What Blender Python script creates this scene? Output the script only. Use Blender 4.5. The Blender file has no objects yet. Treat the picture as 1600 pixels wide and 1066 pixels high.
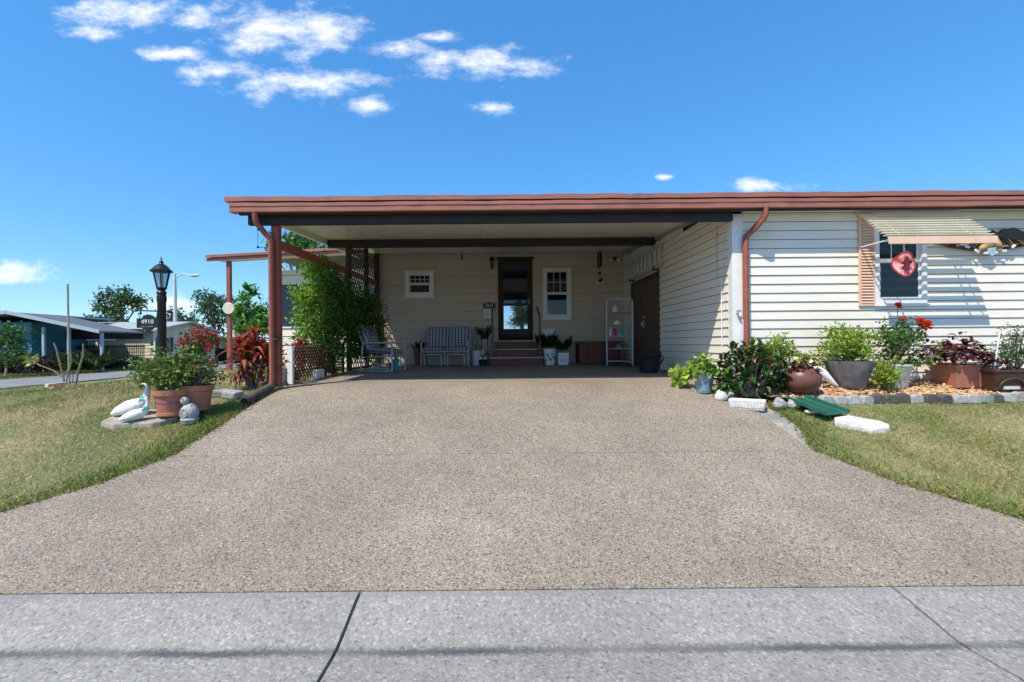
import bpy, math, random
import numpy as np
from mathutils import Vector, Matrix, Euler
R = math.radians
rng = np.random.default_rng(7); random.seed(7)
S = bpy.context.scene
COL = S.collection

# ------------------------------------------------------------------ camera
cam = bpy.data.objects.new('camera', bpy.data.cameras.new('camera')); COL.objects.link(cam)
cam.location = (0, 0, 0.6); cam.rotation_euler = (R(90), R(0.5), 0)
cam.data.sensor_width = 36; cam.data.lens = 15.75
cam.data.shift_x = 25/1600; cam.data.shift_y = 5/1600
cam.data.clip_start = 0.05; cam.data.clip_end = 3000
S.camera = cam
# ------------------------------------------------------------------ light
SUN = Vector((0.455, 0.52, -1.0)).normalized()          # the way the light travels
W = bpy.data.worlds.new('World'); S.world = W; W.use_nodes = True
wn = W.node_tree; wn.nodes.clear()
def wnode(t, **k):
    n = wn.nodes.new(t)
    for a, b in k.items(): setattr(n, a, b)
    return n
def wl(a, b): wn.links.new(a, b)
def wmath(op, a, b=None, c=None):
    n = wnode('ShaderNodeMath', operation=op)
    for i, v in enumerate((a, b, c)):
        if v is None: continue
        if isinstance(v, (int, float)): n.inputs[i].default_value = v
        else: wl(v, n.inputs[i])
    return n.outputs[0]
sky = wnode('ShaderNodeTexSky', sky_type='NISHITA')
sky.sun_disc = False; sky.sun_elevation = math.asin(-SUN.z); sky.sun_rotation = math.atan2(-SUN.x, -SUN.y)
sky.air_density = 1.0; sky.dust_density = 0.25; sky.ozone_density = 2.2; sky.altitude = 0
gm = wnode('ShaderNodeGamma'); gm.inputs[1].default_value = 0.62; wl(sky.outputs[0], gm.inputs[0])
ti = wnode('ShaderNodeMix', data_type='RGBA', blend_type='MULTIPLY'); ti.inputs[0].default_value = 1; wl(gm.outputs[0], ti.inputs[6]); ti.inputs[7].default_value = (0.84, 1.06, 1.33, 1)
hs = wnode('ShaderNodeHueSaturation'); hs.inputs['Saturation'].default_value = 1.30; hs.inputs['Value'].default_value = 2.65
wl(ti.outputs[2], hs.inputs['Color'])
tc = wnode('ShaderNodeTexCoord'); sp = wnode('ShaderNodeSeparateXYZ'); wl(tc.outputs['Generated'], sp.inputs[0])
ysafe = wmath('MAXIMUM', sp.outputs[1], 0.02)
u = wmath('DIVIDE', sp.outputs[0], ysafe); v = wmath('DIVIDE', sp.outputs[2], ysafe)
uv = wnode('ShaderNodeCombineXYZ'); wl(u, uv.inputs[0]); wl(v, uv.inputs[1])
CL = [(190,22,85,30),(305,33,34,20),(450,46,125,44),(475,132,105,25),(760,100,110,26),(620,75,60,15),(340,112,66,18),
      (580,165,44,15),(262,84,58,12),(10,432,72,20),(265,474,75,17),(1195,290,52,11),(770,169,36,11),(690,60,30,9),(1040,277,16,5),(150,50,40,14)]
fld = None
for px, py, rx, ry in CL:
    py2 = py + 0.0087*(px-775)
    s = wnode('ShaderNodeVectorMath', operation='SUBTRACT'); wl(uv.outputs[0], s.inputs[0]); s.inputs[1].default_value = ((px-775)/700, (538-py2)/700, 0)
    m = wnode('ShaderNodeVectorMath', operation='MULTIPLY'); wl(s.outputs[0], m.inputs[0]); m.inputs[1].default_value = (700/(rx*1.08), 700/(ry*1.08), 0)
    l = wnode('ShaderNodeVectorMath', operation='LENGTH'); wl(m.outputs[0], l.inputs[0])
    d = wmath('SUBTRACT', 1.0, l.outputs['Value'])
    fld = d if fld is None else wmath('MAXIMUM', fld, d)
fld = wmath('MAXIMUM', fld, -1.2)
nz = wnode('ShaderNodeTexNoise'); nz.inputs['Scale'].default_value = 10; nz.inputs['Detail'].default_value = 9; nz.inputs['Roughness'].default_value = 0.66
ms = wnode('ShaderNodeVectorMath', operation='MULTIPLY'); wl(uv.outputs[0], ms.inputs[0]); ms.inputs[1].default_value = (1, 1.9, 1)
wl(ms.outputs[0], nz.inputs['Vector'])
front = wmath('ADD', fld, wmath('MULTIPLY', wmath('SUBTRACT', nz.outputs['Fac'], 0.5), 3.5))
# the rest of the sky carries the same scattered clouds
zs = wmath('MAXIMUM', sp.outputs[2], 0.04)
gv = wnode('ShaderNodeCombineXYZ'); wl(wmath('DIVIDE', sp.outputs[0], zs), gv.inputs[0]); wl(wmath('DIVIDE', sp.outputs[1], zs), gv.inputs[1])
n2 = wnode('ShaderNodeTexNoise'); n2.inputs['Scale'].default_value = 0.9; n2.inputs['Detail'].default_value = 8; wl(gv.outputs[0], n2.inputs['Vector'])
rest = wmath('MULTIPLY', wmath('SUBTRACT', n2.outputs['Fac'], 0.58), 5.0)
isfront = wmath('GREATER_THAN', sp.outputs[1], 0.3)
dens = wmath('ADD', wmath('MULTIPLY', front, isfront), wmath('MULTIPLY', rest, wmath('SUBTRACT', 1.0, isfront)))
mr = wnode('ShaderNodeMapRange', interpolation_type='SMOOTHSTEP'); wl(dens, mr.inputs[0])
mr.inputs[1].default_value = -0.15; mr.inputs[2].default_value = 1.35; mr.inputs[4].default_value = 0.97
mx = wnode('ShaderNodeMix', data_type='RGBA'); wl(mr.outputs[0], mx.inputs[0]); wl(hs.outputs[0], mx.inputs[6]); mx.inputs[7].default_value = (10.5, 10.7, 11.0, 1)
bg = wnode('ShaderNodeBackground'); bg.inputs[1].default_value = 0.1; wl(mx.outputs[2], bg.inputs[0])
wo = wnode('ShaderNodeOutputWorld'); wl(bg.outputs[0], wo.inputs[0])
sun = bpy.data.objects.new('sun', bpy.data.lights.new('sun', 'SUN')); COL.objects.link(sun)
sun.data.energy = 5.0; sun.data.angle = R(0.5); sun.data.color = (1.0, 0.91, 0.77)
sun.rotation_euler = SUN.to_track_quat('-Z', 'Y').to_euler(); sun.location = (-20, -20, 40)
S.view_settings.view_transform = 'Standard'; S.view_settings.look = 'None'; S.view_settings.gamma = 1; S.view_settings.exposure = 0.18
S.view_settings.use_curve_mapping = False
S.cycles.max_bounces = 8; S.cycles.diffuse_bounces = 5

# ------------------------------------------------------------------ helpers
def at(px, py, D):
    """world point for a place in the photograph, at its own distance D"""
    py = py + 0.0087*(px-775)
    return Vector(((px-775)*D/700, D, 0.6+(538-py)*D/700))
def sstep(a, b, x):
    t = np.clip((x-a)/(b-a), 0, 1); return t*t*(3-2*t)
def fslope(y):
    t = 6.75-np.asarray(y, float); return np.minimum(0.23*(t+np.sqrt(t*t+0.09))/2, 0.945)
def ground(x, y):
    f = fslope(y); s = 0.9*sstep(5.0, 18.0, -np.asarray(x, float))
    return -0.95*(1-(1-f/0.95)*(1-s/0.95))
def gz(x, y): return float(ground(x, y))
def zdrive(y):
    return -float(fslope(y)) + 0.012*max(0.0, y-7.0)

class M:
    def __init__(s): s.v = []; s.f = []
    def add(s, vs, fs):
        n = len(s.v); s.v += [tuple(p) for p in vs]; s.f += [tuple(i+n for i in f) for f in fs]; return s
    def bx(s, x0, x1, y0, y1, z0, z1):
        return s.add([(x0,y0,z0),(x1,y0,z0),(x1,y1,z0),(x0,y1,z0),(x0,y0,z1),(x1,y0,z1),(x1,y1,z1),(x0,y1,z1)],
                     [(0,3,2,1),(4,5,6,7),(0,1,5,4),(1,2,6,5),(2,3,7,6),(3,0,4,7)])
    def obx(s, c, size, rot=(0,0,0)):
        m = Matrix.Translation(c) @ Euler(rot).to_matrix().to_4x4()
        a, b, d = [q/2 for q in size]
        vs = [m @ Vector(p) for p in [(-a,-b,-d),(a,-b,-d),(a,b,-d),(-a,b,-d),(-a,-b,d),(a,-b,d),(a,b,d),(-a,b,d)]]
        return s.add(vs, [(0,3,2,1),(4,5,6,7),(0,1,5,4),(1,2,6,5),(2,3,7,6),(3,0,4,7)])
    def bar(s, p, q, w, h, up=(0,0,1)):
        p = Vector(p); q = Vector(q); a = (q-p).normalized(); b = a.cross(Vector(up))
        if b.length < 1e-4: b = a.cross(Vector((1,0,0)))
        b.normalize(); c = b.cross(a); b *= w/2; c *= h/2
        vs = [p-b-c, p+b-c, p+b+c, p-b+c, q-b-c, q+b-c, q+b+c, q-b+c]
        return s.add(vs, [(0,1,2,3),(4,7,6,5),(0,4,5,1),(1,5,6,2),(2,6,7,3),(3,7,4,0)])
    def tube(s, pts, r, seg=8, flat=1.0, up=None):
        pts = [Vector(p) for p in pts]; n = len(pts); rs = r if hasattr(r, '__len__') else [r]*n
        vs = []; prev = None
        for i, p in enumerate(pts):
            a = (pts[min(i+1,n-1)]-pts[max(i-1,0)]).normalized()
            if prev is None:
                b = a.cross(Vector(up) if up else (Vector((0,0,1)) if abs(a.z) < .9 else Vector((1,0,0)))).normalized()
            else: b = (prev-a*prev.dot(a)).normalized()
            prev = b; c = a.cross(b)
            for k in range(seg):
                t = 2*math.pi*k/seg; vs.append(p+(b*math.cos(t)+c*math.sin(t)*flat)*rs[i])
        fs = [(i*seg+k, i*seg+(k+1)%seg, (i+1)*seg+(k+1)%seg, (i+1)*seg+k) for i in range(n-1) for k in range(seg)]
        fs += [tuple(range(seg-1,-1,-1)), tuple((n-1)*seg+k for k in range(seg))]
        return s.add(vs, fs)
    def lathe(s, prof, c=(0,0,0), seg=28, sx=1, sy=1, wob=None):
        vs = []; c = Vector(c)
        for r, z in prof:
            for k in range(seg):
                t = 2*math.pi*k/seg; q = r*(1 if wob is None else wob(t, z)); vs.append(c+Vector((q*sx*math.cos(t), q*sy*math.sin(t), z)))
        n = len(prof)
        fs = [(i*seg+k, i*seg+(k+1)%seg, (i+1)*seg+(k+1)%seg, (i+1)*seg+k) for i in range(n-1) for k in range(seg)]
        fs += [tuple(range(seg-1,-1,-1)), tuple((n-1)*seg+k for k in range(seg))]
        return s.add(vs, fs)
    def prism(s, poly, a0, a1, axis='y'):
        n = len(poly); mk = {'y': lambda p, a: (p[0], a, p[1]), 'x': lambda p, a: (a, p[0], p[1]), 'z': lambda p, a: (p[0], p[1], a)}[axis]
        return s.add([mk(p, a0) for p in poly]+[mk(p, a1) for p in poly],
                     [tuple(range(n)), tuple(range(2*n-1, n-1, -1))]+[(i, (i+1)%n+0, n+(i+1)%n, n+i)[::-1] for i in range(n)])
    def ell(s, c, r, seg=16, rings=10, rot=(0,0,0), fn=None):
        m = Matrix.Translation(c) @ Euler(rot).to_matrix().to_4x4(); vs = []
        for i in range(rings+1):
            ph = math.pi*i/rings
            for k in range(seg):
                t = 2*math.pi*k/seg; p = Vector((r[0]*math.sin(ph)*math.cos(t), r[1]*math.sin(ph)*math.sin(t), r[2]*math.cos(ph)))
                vs.append(m @ (fn(p) if fn else p))
        return s.add(vs, [(i*seg+k, (i+1)*seg+k, (i+1)*seg+(k+1)%seg, i*seg+(k+1)%seg) for i in range(rings) for k in range(seg)])
    def mesh(s, name, mat, smooth=False):
        me = bpy.data.meshes.new(name); me.from_pydata(s.v, [], s.f)
        import bmesh
        b = bmesh.new(); b.from_mesh(me); bmesh.ops.recalc_face_normals(b, faces=b.faces); b.to_mesh(me); b.free()
        me.materials.append(mat)
        if smooth:
            me.polygons.foreach_set('use_smooth', [True]*len(me.polygons))
            me.set_sharp_from_angle(angle=R(42))
        return me
    def build(s, name, mat, parent=None, smooth=False, bevel=0, local=False):
        if parent is not None and not local:
            w = wloc(parent); s.v = [(p[0]-w.x, p[1]-w.y, p[2]-w.z) for p in s.v]
        o = bpy.data.objects.new(name, s.mesh(name, mat, smooth)); COL.objects.link(o); o.parent = parent
        if bevel:
            bm_ = o.modifiers.new('bevel', 'BEVEL'); bm_.width = bevel; bm_.segments = 2; bm_.limit_method = 'ANGLE'
        return o
def wloc(o):
    w = Vector((0,0,0))
    while o is not None: w += o.location; o = o.parent
    return w
def tag(o, label=None, cat=None, group=None, kind=None):
    if label: o['label'] = label
    if cat: o['category'] = cat
    if group: o['group'] = group
    if kind: o['kind'] = kind
    return o
def thing(name, label, cat, loc=(0,0,0), rz=0, group=None):
    o = bpy.data.objects.new(name, None); COL.objects.link(o); o.empty_display_size = 0.1
    o.location = loc; o.rotation_euler = (0, 0, rz); return tag(o, label, cat, group)
def rep(me, name, parent, mw):
    """one more object on shared mesh data; mw is its world matrix"""
    o = bpy.data.objects.new(name, me); COL.objects.link(o); o.parent = parent
    o.matrix_local = Matrix.Translation(-wloc(parent)) @ mw if parent else mw
    return o
def basis(o, x, y, z, s=(1,1,1)):
    x = Vector(x)*s[0]; y = Vector(y)*s[1]; z = Vector(z)*s[2]
    return Matrix(((x.x,y.x,z.x,o[0]),(x.y,y.y,z.y,o[1]),(x.z,y.z,z.z,o[2]),(0,0,0,1)))

# ------------------------------------------------------------------ materials
def newmat(name):
    m = bpy.data.materials.new(name); m.use_nodes = True; t = m.node_tree
    return m, t, t.nodes['Principled BSDF']
def node(t, ty, **k):
    n = t.nodes.new(ty)
    for a, b in k.items(): setattr(n, a, b)
    return n
def ramp(t, src, stops, interp='LINEAR'):
    r = node(t, 'ShaderNodeValToRGB'); r.color_ramp.interpolation = interp; e = r.color_ramp.elements
    while len(e) < len(stops): e.new(0.5)
    for i, (p, c) in enumerate(stops): e[i].position = p; e[i].color = (c[0], c[1], c[2], 1)
    t.links.new(src, r.inputs[0]); return r.outputs[0]
def noise(t, scale, detail=4, vec=None, rough=0.55, stretch=None):
    g = node(t, 'ShaderNodeNewGeometry'); src = vec or g.outputs['Position']
    if stretch:
        mm = node(t, 'ShaderNodeVectorMath', operation='MULTIPLY'); t.links.new(src, mm.inputs[0]); mm.inputs[1].default_value = stretch; src = mm.outputs[0]
    n = node(t, 'ShaderNodeTexNoise'); n.inputs['Scale'].default_value = scale; n.inputs['Detail'].default_value = detail; n.inputs['Roughness'].default_value = rough
    t.links.new(src, n.inputs['Vector']); return n.outputs['Fac']
def mixc(t, f, a, b, mode='MIX'):
    n = node(t, 'ShaderNodeMix', data_type='RGBA', blend_type=mode)
    for i, q in ((0, f), (6, a), (7, b)):
        if isinstance(q, (int, float)): n.inputs[i].default_value = q
        elif isinstance(q, tuple): n.inputs[i].default_value = (*q[:3], 1)
        else: t.links.new(q, n.inputs[i])
    return n.outputs[2]
def bump(t, p, h, strength=0.4, dist=0.01):
    b = node(t, 'ShaderNodeBump'); b.inputs['Strength'].default_value = strength; b.inputs['Distance'].default_value = dist
    t.links.new(h, b.inputs['Height']); t.links.new(b.outputs[0], p.inputs['Normal'])
def mat(name, c, rough=0.6, var=0.18, scale=14, metal=0, bmp=0.15, stretch=None, spec=0.4, dirt=None):
    m, t, p = newmat(name); n = noise(t, scale, 6, stretch=stretch)
    lo = tuple(q*(1-var) for q in c); hi = tuple(min(1, q*(1+var)) for q in c)
    col = ramp(t, n, [(0.3, lo), (0.7, hi)])
    if dirt:
        d = ramp(t, noise(t, 2.3, 7), [(0.52, (0,0,0)), (0.75, (1,1,1))]); col = mixc(t, d, col, dirt)
    t.links.new(col, p.inputs['Base Color']); p.inputs['Roughness'].default_value = rough; p.inputs['Metallic'].default_value = metal
    p.inputs['Specular IOR Level'].default_value = spec
    if bmp: bump(t, p, n, bmp, 0.01)
    return m
def leafmat(name, transl=0.32, rough=0.5):
    m, t, p = newmat(name); a = node(t, 'ShaderNodeAttribute', attribute_name='tint')
    t.links.new(a.outputs['Color'], p.inputs['Base Color']); p.inputs['Roughness'].default_value = rough; p.inputs['Specular IOR Level'].default_value = 0.35
    tr = node(t, 'ShaderNodeBsdfTranslucent'); t.links.new(a.outputs['Color'], tr.inputs[0])
    mx = node(t, 'ShaderNodeMixShader'); mx.inputs[0].default_value = transl
    t.links.new(p.outputs[0], mx.inputs[1]); t.links.new(tr.outputs[0], mx.inputs[2]); t.links.new(mx.outputs[0], t.nodes['Material Output'].inputs[0])
    return m
def bladeleaf(name, c, c2):
    m, t, p = newmat(name); oi = node(t, 'ShaderNodeObjectInfo')
    r = ramp(t, oi.outputs['Random'], [(0, c), (1, c2)]); n = noise(t, 40, 3); r = mixc(t, ramp(t, n, [(.4, (0,0,0)), (.8, (.45,.45,.45))]), r, (c2[0]*.5, c2[1]*.6, c2[2]*.5))
    t.links.new(r, p.inputs['Base Color']); p.inputs['Roughness'].default_value = 0.38
    tr = node(t, 'ShaderNodeBsdfTranslucent'); t.links.new(r, tr.inputs[0]); mx = node(t, 'ShaderNodeMixShader'); mx.inputs[0].default_value = 0.3
    t.links.new(p.outputs[0], mx.inputs[1]); t.links.new(tr.outputs[0], mx.inputs[2]); t.links.new(mx.outputs[0], t.nodes['Material Output'].inputs[0])
    return m

LEAF = leafmat('leaf'); GRASSM = leafmat('grass_blade', 0.25, 0.7)
def siding_mat(name, c):
    m, t, p = newmat(name)
    n = noise(t, 30, 5, stretch=(0.35, 0.35, 6)); n2 = noise(t, 1.1, 6)
    oi = node(t, 'ShaderNodeObjectInfo')
    col = ramp(t, n, [(0.25, tuple(q*0.86 for q in c)), (0.75, tuple(min(1, q*1.06) for q in c))])
    col = mixc(t, ramp(t, n2, [(0.45, (0,0,0)), (0.8, (.4,.4,.4))]), col, (c[0]*.72, c[1]*.68, c[2]*.6))
    col = mixc(t, 0.12, col, ramp(t, oi.outputs['Random'], [(0, tuple(q*.8 for q in c)), (1, c)]))
    t.links.new(col, p.inputs['Base Color']); p.inputs['Roughness'].default_value = 0.6; bump(t, p, n, 0.35, 0.006); return m
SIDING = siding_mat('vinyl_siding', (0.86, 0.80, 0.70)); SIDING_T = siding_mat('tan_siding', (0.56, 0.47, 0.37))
WHITE = mat('white_trim', (0.78, 0.78, 0.76), 0.45, 0.06, 8, bmp=0.05)
CREAM = mat('cream_metal', (0.84, 0.80, 0.66), 0.45, 0.05, 6, bmp=0.05)
PEACH = mat('peach_metal', (0.70, 0.47, 0.34), 0.5, 0.08, 6, bmp=0.05)
TRIM = mat('brown_trim', (0.35, 0.135, 0.095), 0.42, 0.16, 5, bmp=0.08, stretch=(0.4,1,3), dirt=(0.24,0.10,0.075))
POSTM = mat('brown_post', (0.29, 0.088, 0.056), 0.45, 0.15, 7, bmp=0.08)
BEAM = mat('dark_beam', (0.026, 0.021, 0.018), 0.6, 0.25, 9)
CEIL = mat('ceiling_pan', (0.86, 0.80, 0.68), 0.32, 0.05, 3, bmp=0.1, stretch=(4,0.3,1), spec=0.7)
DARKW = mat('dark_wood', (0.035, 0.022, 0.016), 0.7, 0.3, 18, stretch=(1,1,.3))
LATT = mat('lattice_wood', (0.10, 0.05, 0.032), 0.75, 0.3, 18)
DOORB = mat('brown_door', (0.115, 0.070, 0.042), 0.5, 0.12, 5)
BRICK = mat('red_paint', (0.19, 0.062, 0.045), 0.7, 0.25, 20, bmp=0.3)
CONC = mat('concrete', (0.42, 0.41, 0.39), 0.85, 0.22, 22, bmp=0.4, dirt=(0.25,0.24,0.21))
GREYST = mat('grey_stone', (0.36, 0.36, 0.355), 0.9, 0.3, 26, bmp=0.6, dirt=(0.16,0.155,0.13))
DKST = mat('dark_stone', (0.085, 0.08, 0.075), 0.9, 0.35, 26, bmp=0.6)
PALEST = mat('pale_stone', (0.60, 0.58, 0.54), 0.9, 0.2, 24, bmp=0.5, dirt=(0.35,0.33,0.28))
GREENST = mat('greenish_stone', (0.22, 0.27, 0.24), 0.9, 0.3, 26, bmp=0.5)
TERRA = mat('terracotta', (0.43, 0.165, 0.105), 0.75, 0.14, 10, bmp=0.15, dirt=(0.36,0.19,0.14))
PLASTB = mat('brown_plastic', (0.075, 0.038, 0.026), 0.45, 0.2, 8, bmp=0.05)
BROWNPOT = mat('brown_glaze', (0.15, 0.058, 0.042), 0.4, 0.25, 8, bmp=0.15, dirt=(0.2,0.1,0.08))
GREYPOT = mat('grey_glaze', (0.15, 0.14, 0.145), 0.35, 0.3, 9, bmp=0.1)
PALEPOT = mat('pale_pot', (0.55, 0.56, 0.55), 0.6, 0.12, 9, dirt=(0.4,0.4,0.36))
BLUEPOT = mat('blue_glaze', (0.20, 0.30, 0.40), 0.45, 0.45, 30, bmp=0.2, dirt=(0.34,0.42,0.47))
SOIL = mat('soil', (0.05, 0.035, 0.024), 0.95, 0.4, 60, bmp=0.8)
BLACKM = mat('black_metal', (0.012, 0.012, 0.013), 0.4, 0.2, 12, bmp=0.05)
BLACKP = mat('black_plastic', (0.022, 0.02, 0.021), 0.5, 0.25, 12, bmp=0.1)
CORR = mat('drain_pipe', (0.06, 0.048, 0.045), 0.6, 0.25, 12, bmp=0.1)
ALU = mat('aluminium', (0.55, 0.56, 0.57), 0.4, 0.1, 20, metal=0.3, bmp=0.05)
FRAMEM = mat('grey_frame', (0.40, 0.395, 0.385), 0.45, 0.1, 12, bmp=0.03)
PLASTW = mat('white_plastic', (0.70, 0.72, 0.74), 0.4, 0.06, 9, bmp=0.03)
PLASTER = mat('white_plaster', (0.80, 0.80, 0.78), 0.6, 0.08, 12, bmp=0.2, dirt=(0.6,0.58,0.52))
RIBBON = mat('turquoise_ribbon', (0.10, 0.50, 0.45), 0.5, 0.12, 12, bmp=0.02)
TEAL = mat('teal_plastic', (0.03, 0.42, 0.50), 0.4, 0.1, 12, bmp=0.02)
GREENP = mat('green_plastic', (0.018, 0.115, 0.08), 0.5, 0.18, 10, bmp=0.1, dirt=(0.035,0.14,0.10))
BARK = mat('bark', (0.16, 0.125, 0.095), 0.9, 0.3, 30, bmp=0.6, stretch=(1,1,.3))
PALEBARK = mat('pale_bark', (0.34, 0.31, 0.26), 0.85, 0.25, 30, bmp=0.4)
GOLD = mat('gilt_paint', (0.42, 0.30, 0.13), 0.5, 0.3, 40, bmp=0.4)
EAGLEB = mat('carved_brown', (0.06, 0.034, 0.018), 0.45, 0.5, 40, bmp=0.6)
NAVY = mat('navy_paint', (0.02, 0.03, 0.09), 0.5, 0.2, 20)
REDP = mat('red_paint_bright', (0.5, 0.03, 0.025), 0.45, 0.2, 20, bmp=0.02)
YEL = mat('yellow_paint', (0.55, 0.42, 0.06), 0.5, 0.2, 20, bmp=0.02)
BLUEW = mat('blue_wall', (0.035, 0.19, 0.29), 0.7, 0.08, 4)
BEIGEW = siding_mat('beige_siding', (0.70, 0.62, 0.47))
SHING = mat('grey_shingle', (0.33, 0.35, 0.37), 0.9, 0.2, 3, bmp=0.2, stretch=(1,1,6))
FASC = mat('blue_grey_trim', (0.36, 0.44, 0.50), 0.5, 0.08, 4, bmp=0)
CARP = mat('car_paint_dark', (0.015, 0.02, 0.035), 0.2, 0.1, 4, bmp=0, spec=0.6)
CARR = mat('car_paint_red', (0.16, 0.012, 0.014), 0.2, 0.1, 4, bmp=0, spec=0.6)
RUBBER = mat('rubber', (0.015, 0.015, 0.015), 0.8, 0.2, 10)

def glassmat(name, tint=(0.012,0.016,0.022), tr=0.3, refl=1.0):
    m, t, p = newmat(name); p.inputs['Base Color'].default_value = (*tint, 1); p.inputs['Roughness'].default_value = 0.03; p.inputs['IOR'].default_value = 1.6
    p.inputs['Specular IOR Level'].default_value = 0.5*refl
    n = noise(t, 2.2, 2); bump(t, p, n, 0.03, 0.02)
    tp = node(t, 'ShaderNodeBsdfTransparent'); tp.inputs[0].default_value = (0.75,0.8,0.82,1)
    mx = node(t, 'ShaderNodeMixShader'); mx.inputs[0].default_value = tr
    t.links.new(p.outputs[0], mx.inputs[1]); t.links.new(tp.outputs[0], mx.inputs[2]); t.links.new(mx.outputs[0], t.nodes['Material Output'].inputs[0])
    return m
GLASS = glassmat('window_glass'); GLASSD = glassmat('dark_screen_glass', (0.015,0.022,0.035), 0.1); LAMPG = glassmat('lantern_glass', (0.25,0.27,0.28), 0.7)
m, t, p = newmat('mirror_glass'); p.inputs['Base Color'].default_value = (0.55,0.62,0.7,1); p.inputs['Metallic'].default_value = 0.9; p.inputs['Roughness'].default_value = 0.02
n_ = noise(t, 1.6, 2); bump(t, p, n_, 0.02, 0.02); MIRROR = m

def agg_mat(name, stones, mortar, scale, rough=0.75, stain=None, tone=1.0, gutter=False, warp=0.8, fine=None):
    """exposed aggregate: each pebble its own colour"""
    m, t, p = newmat(name); g = node(t, 'ShaderNodeNewGeometry')
    vo = node(t, 'ShaderNodeTexVoronoi', feature='F1'); vo.inputs['Scale'].default_value = scale; vo.inputs['Randomness'].default_value = 1
    wp = node(t, 'ShaderNodeTexNoise'); wp.inputs['Scale'].default_value = scale*.55; wp.inputs['Detail'].default_value = 2; t.links.new(g.outputs['Position'], wp.inputs['Vector'])
    wm = node(t, 'ShaderNodeVectorMath', operation='MULTIPLY_ADD'); t.links.new(wp.outputs['Color'], wm.inputs[0]); wm.inputs[1].default_value = (warp/scale,)*3; t.links.new(g.outputs['Position'], wm.inputs[2]); t.links.new(wm.outputs[0], vo.inputs['Vector'])
    sp = node(t, 'ShaderNodeSeparateColor'); t.links.new(vo.outputs['Color'], sp.inputs[0])
    col = ramp(t, sp.outputs[0], stones, 'CONSTANT')
    edge = ramp(t, vo.outputs['Distance'], [(0.42, (0,0,0)), (0.62, (1,1,1))]); col = mixc(t, edge, col, mortar)
    if fine: col = mixc(t, 0.47, col, ramp(t, noise(t, fine, 6, rough=.75), [(0.34, tuple(q*.55 for q in mortar)), (0.5, mortar), (0.66, tuple(min(1, q*1.55) for q in mortar))]))
    big = noise(t, 0.55, 7, rough=0.6); mid = noise(t, 3.0, 6)
    col = mixc(t, 1.0, col, ramp(t, big, [(0.33, (0.80*tone,0.79*tone,0.78*tone)), (0.66, (1.10*tone,1.09*tone,1.07*tone))]), 'MULTIPLY')
    col = mixc(t, 1.0, col, ramp(t, mid, [(0.3, (0.9,0.9,0.9)), (0.7, (1.06,1.06,1.06))]), 'MULTIPLY')
    if stain:
        st = ramp(t, noise(t, 1.3, 8, rough=0.65), [(0.60, (0,0,0)), (0.78, (.6,.6,.6))]); col = mixc(t, st, col, stain)
    if gutter:      # grey silt left along the flow line
        sx = node(t, 'ShaderNodeSeparateXYZ'); t.links.new(g.outputs['Position'], sx.inputs[0])
        def mth(op, a, b):
            q = node(t, 'ShaderNodeMath', operation=op)
            for i, w_ in enumerate((a, b)):
                if isinstance(w_, (int, float)): q.inputs[i].default_value = w_
                else: t.links.new(w_, q.inputs[i])
            return q.outputs[0]
        wv = mth('MULTIPLY', mth('SUBTRACT', noise(t, 1.6, 5), 0.5), 0.05); fine = mth('MULTIPLY', mth('SUBTRACT', noise(t, 45, 3), 0.5), 0.06)
        d = mth('ABSOLUTE', mth('ADD', mth('ADD', mth('SUBTRACT', sx.outputs[1], gutter), wv), fine), 0)
        k = mth('MULTIPLY', ramp(t, d, [(0.012, (1,1,1)), (0.045, (0,0,0))]), ramp(t, noise(t, 0.9, 4), [(0.35, (.35,.35,.35)), (0.6, (.95,.95,.95))]))
        col = mixc(t, k, col, (0.075, 0.077, 0.082))
        lip = mth('ABSOLUTE', mth('ADD', mth('SUBTRACT', sx.outputs[1], 2.735), mth('MULTIPLY', wv, 0.6)), 0)
        col = mixc(t, mth('MULTIPLY', ramp(t, lip, [(0.012, (1,1,1)), (0.03, (0,0,0))]), 0.4), col, (0.2, 0.2, 0.195))
    t.links.new(col, p.inputs['Base Color']); p.inputs['Roughness'].default_value = rough
    inv = node(t, 'ShaderNodeMath', operation='SUBTRACT'); inv.inputs[0].default_value = 1; t.links.new(vo.outputs['Distance'], inv.inputs[1])
    bump(t, p, inv.outputs[0], 0.5, 0.006); return m
PEBBLE = agg_mat('pebble_driveway', [(0, (0.09,0.075,0.06)), (0.16, (0.24,0.17,0.12)), (0.32, (0.36,0.285,0.205)), (0.58, (0.43,0.355,0.265)), (0.80, (0.30,0.262,0.22)), (0.9, (0.52,0.46,0.39))],
                 (0.27,0.232,0.185), 84, stain=(0.21,0.18,0.145), warp=1.0, tone=.91)
SHELL = agg_mat('shell_concrete', [(0, (0.25,0.24,0.22)), (0.22, (0.35,0.34,0.315)), (0.55, (0.31,0.30,0.275)), (0.72, (0.52,0.505,0.475)), (0.91, (0.11,0.107,0.10))],
                (0.30,0.29,0.265), 56, 0.85, stain=(0.20,0.198,0.19), gutter=2.33, warp=1.6, fine=38)
ROADM = agg_mat('asphalt', [(0, (0.20,0.20,0.20)), (0.5, (0.27,0.27,0.27)), (0.85, (0.36,0.36,0.355))], (0.2,0.2,0.2), 70, 0.9)
m, t, p = newmat('lawn_soil'); n1 = noise(t, 0.8, 7); n2_ = noise(t, 24, 5)
c = ramp(t, n1, [(0.36, (0.12,0.155,0.045)), (0.5, (0.22,0.21,0.085)), (0.66, (0.34,0.28,0.165))]); c = mixc(t, 1.0, c, ramp(t, n2_, [(0.3, (.6,.6,.55)), (0.7, (1.25,1.25,1.2))]), 'MULTIPLY')
t.links.new(c, p.inputs['Base Color']); p.inputs['Roughness'].default_value = 0.95; bump(t, p, n2_, 0.9, 0.03); LAWN = m
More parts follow.
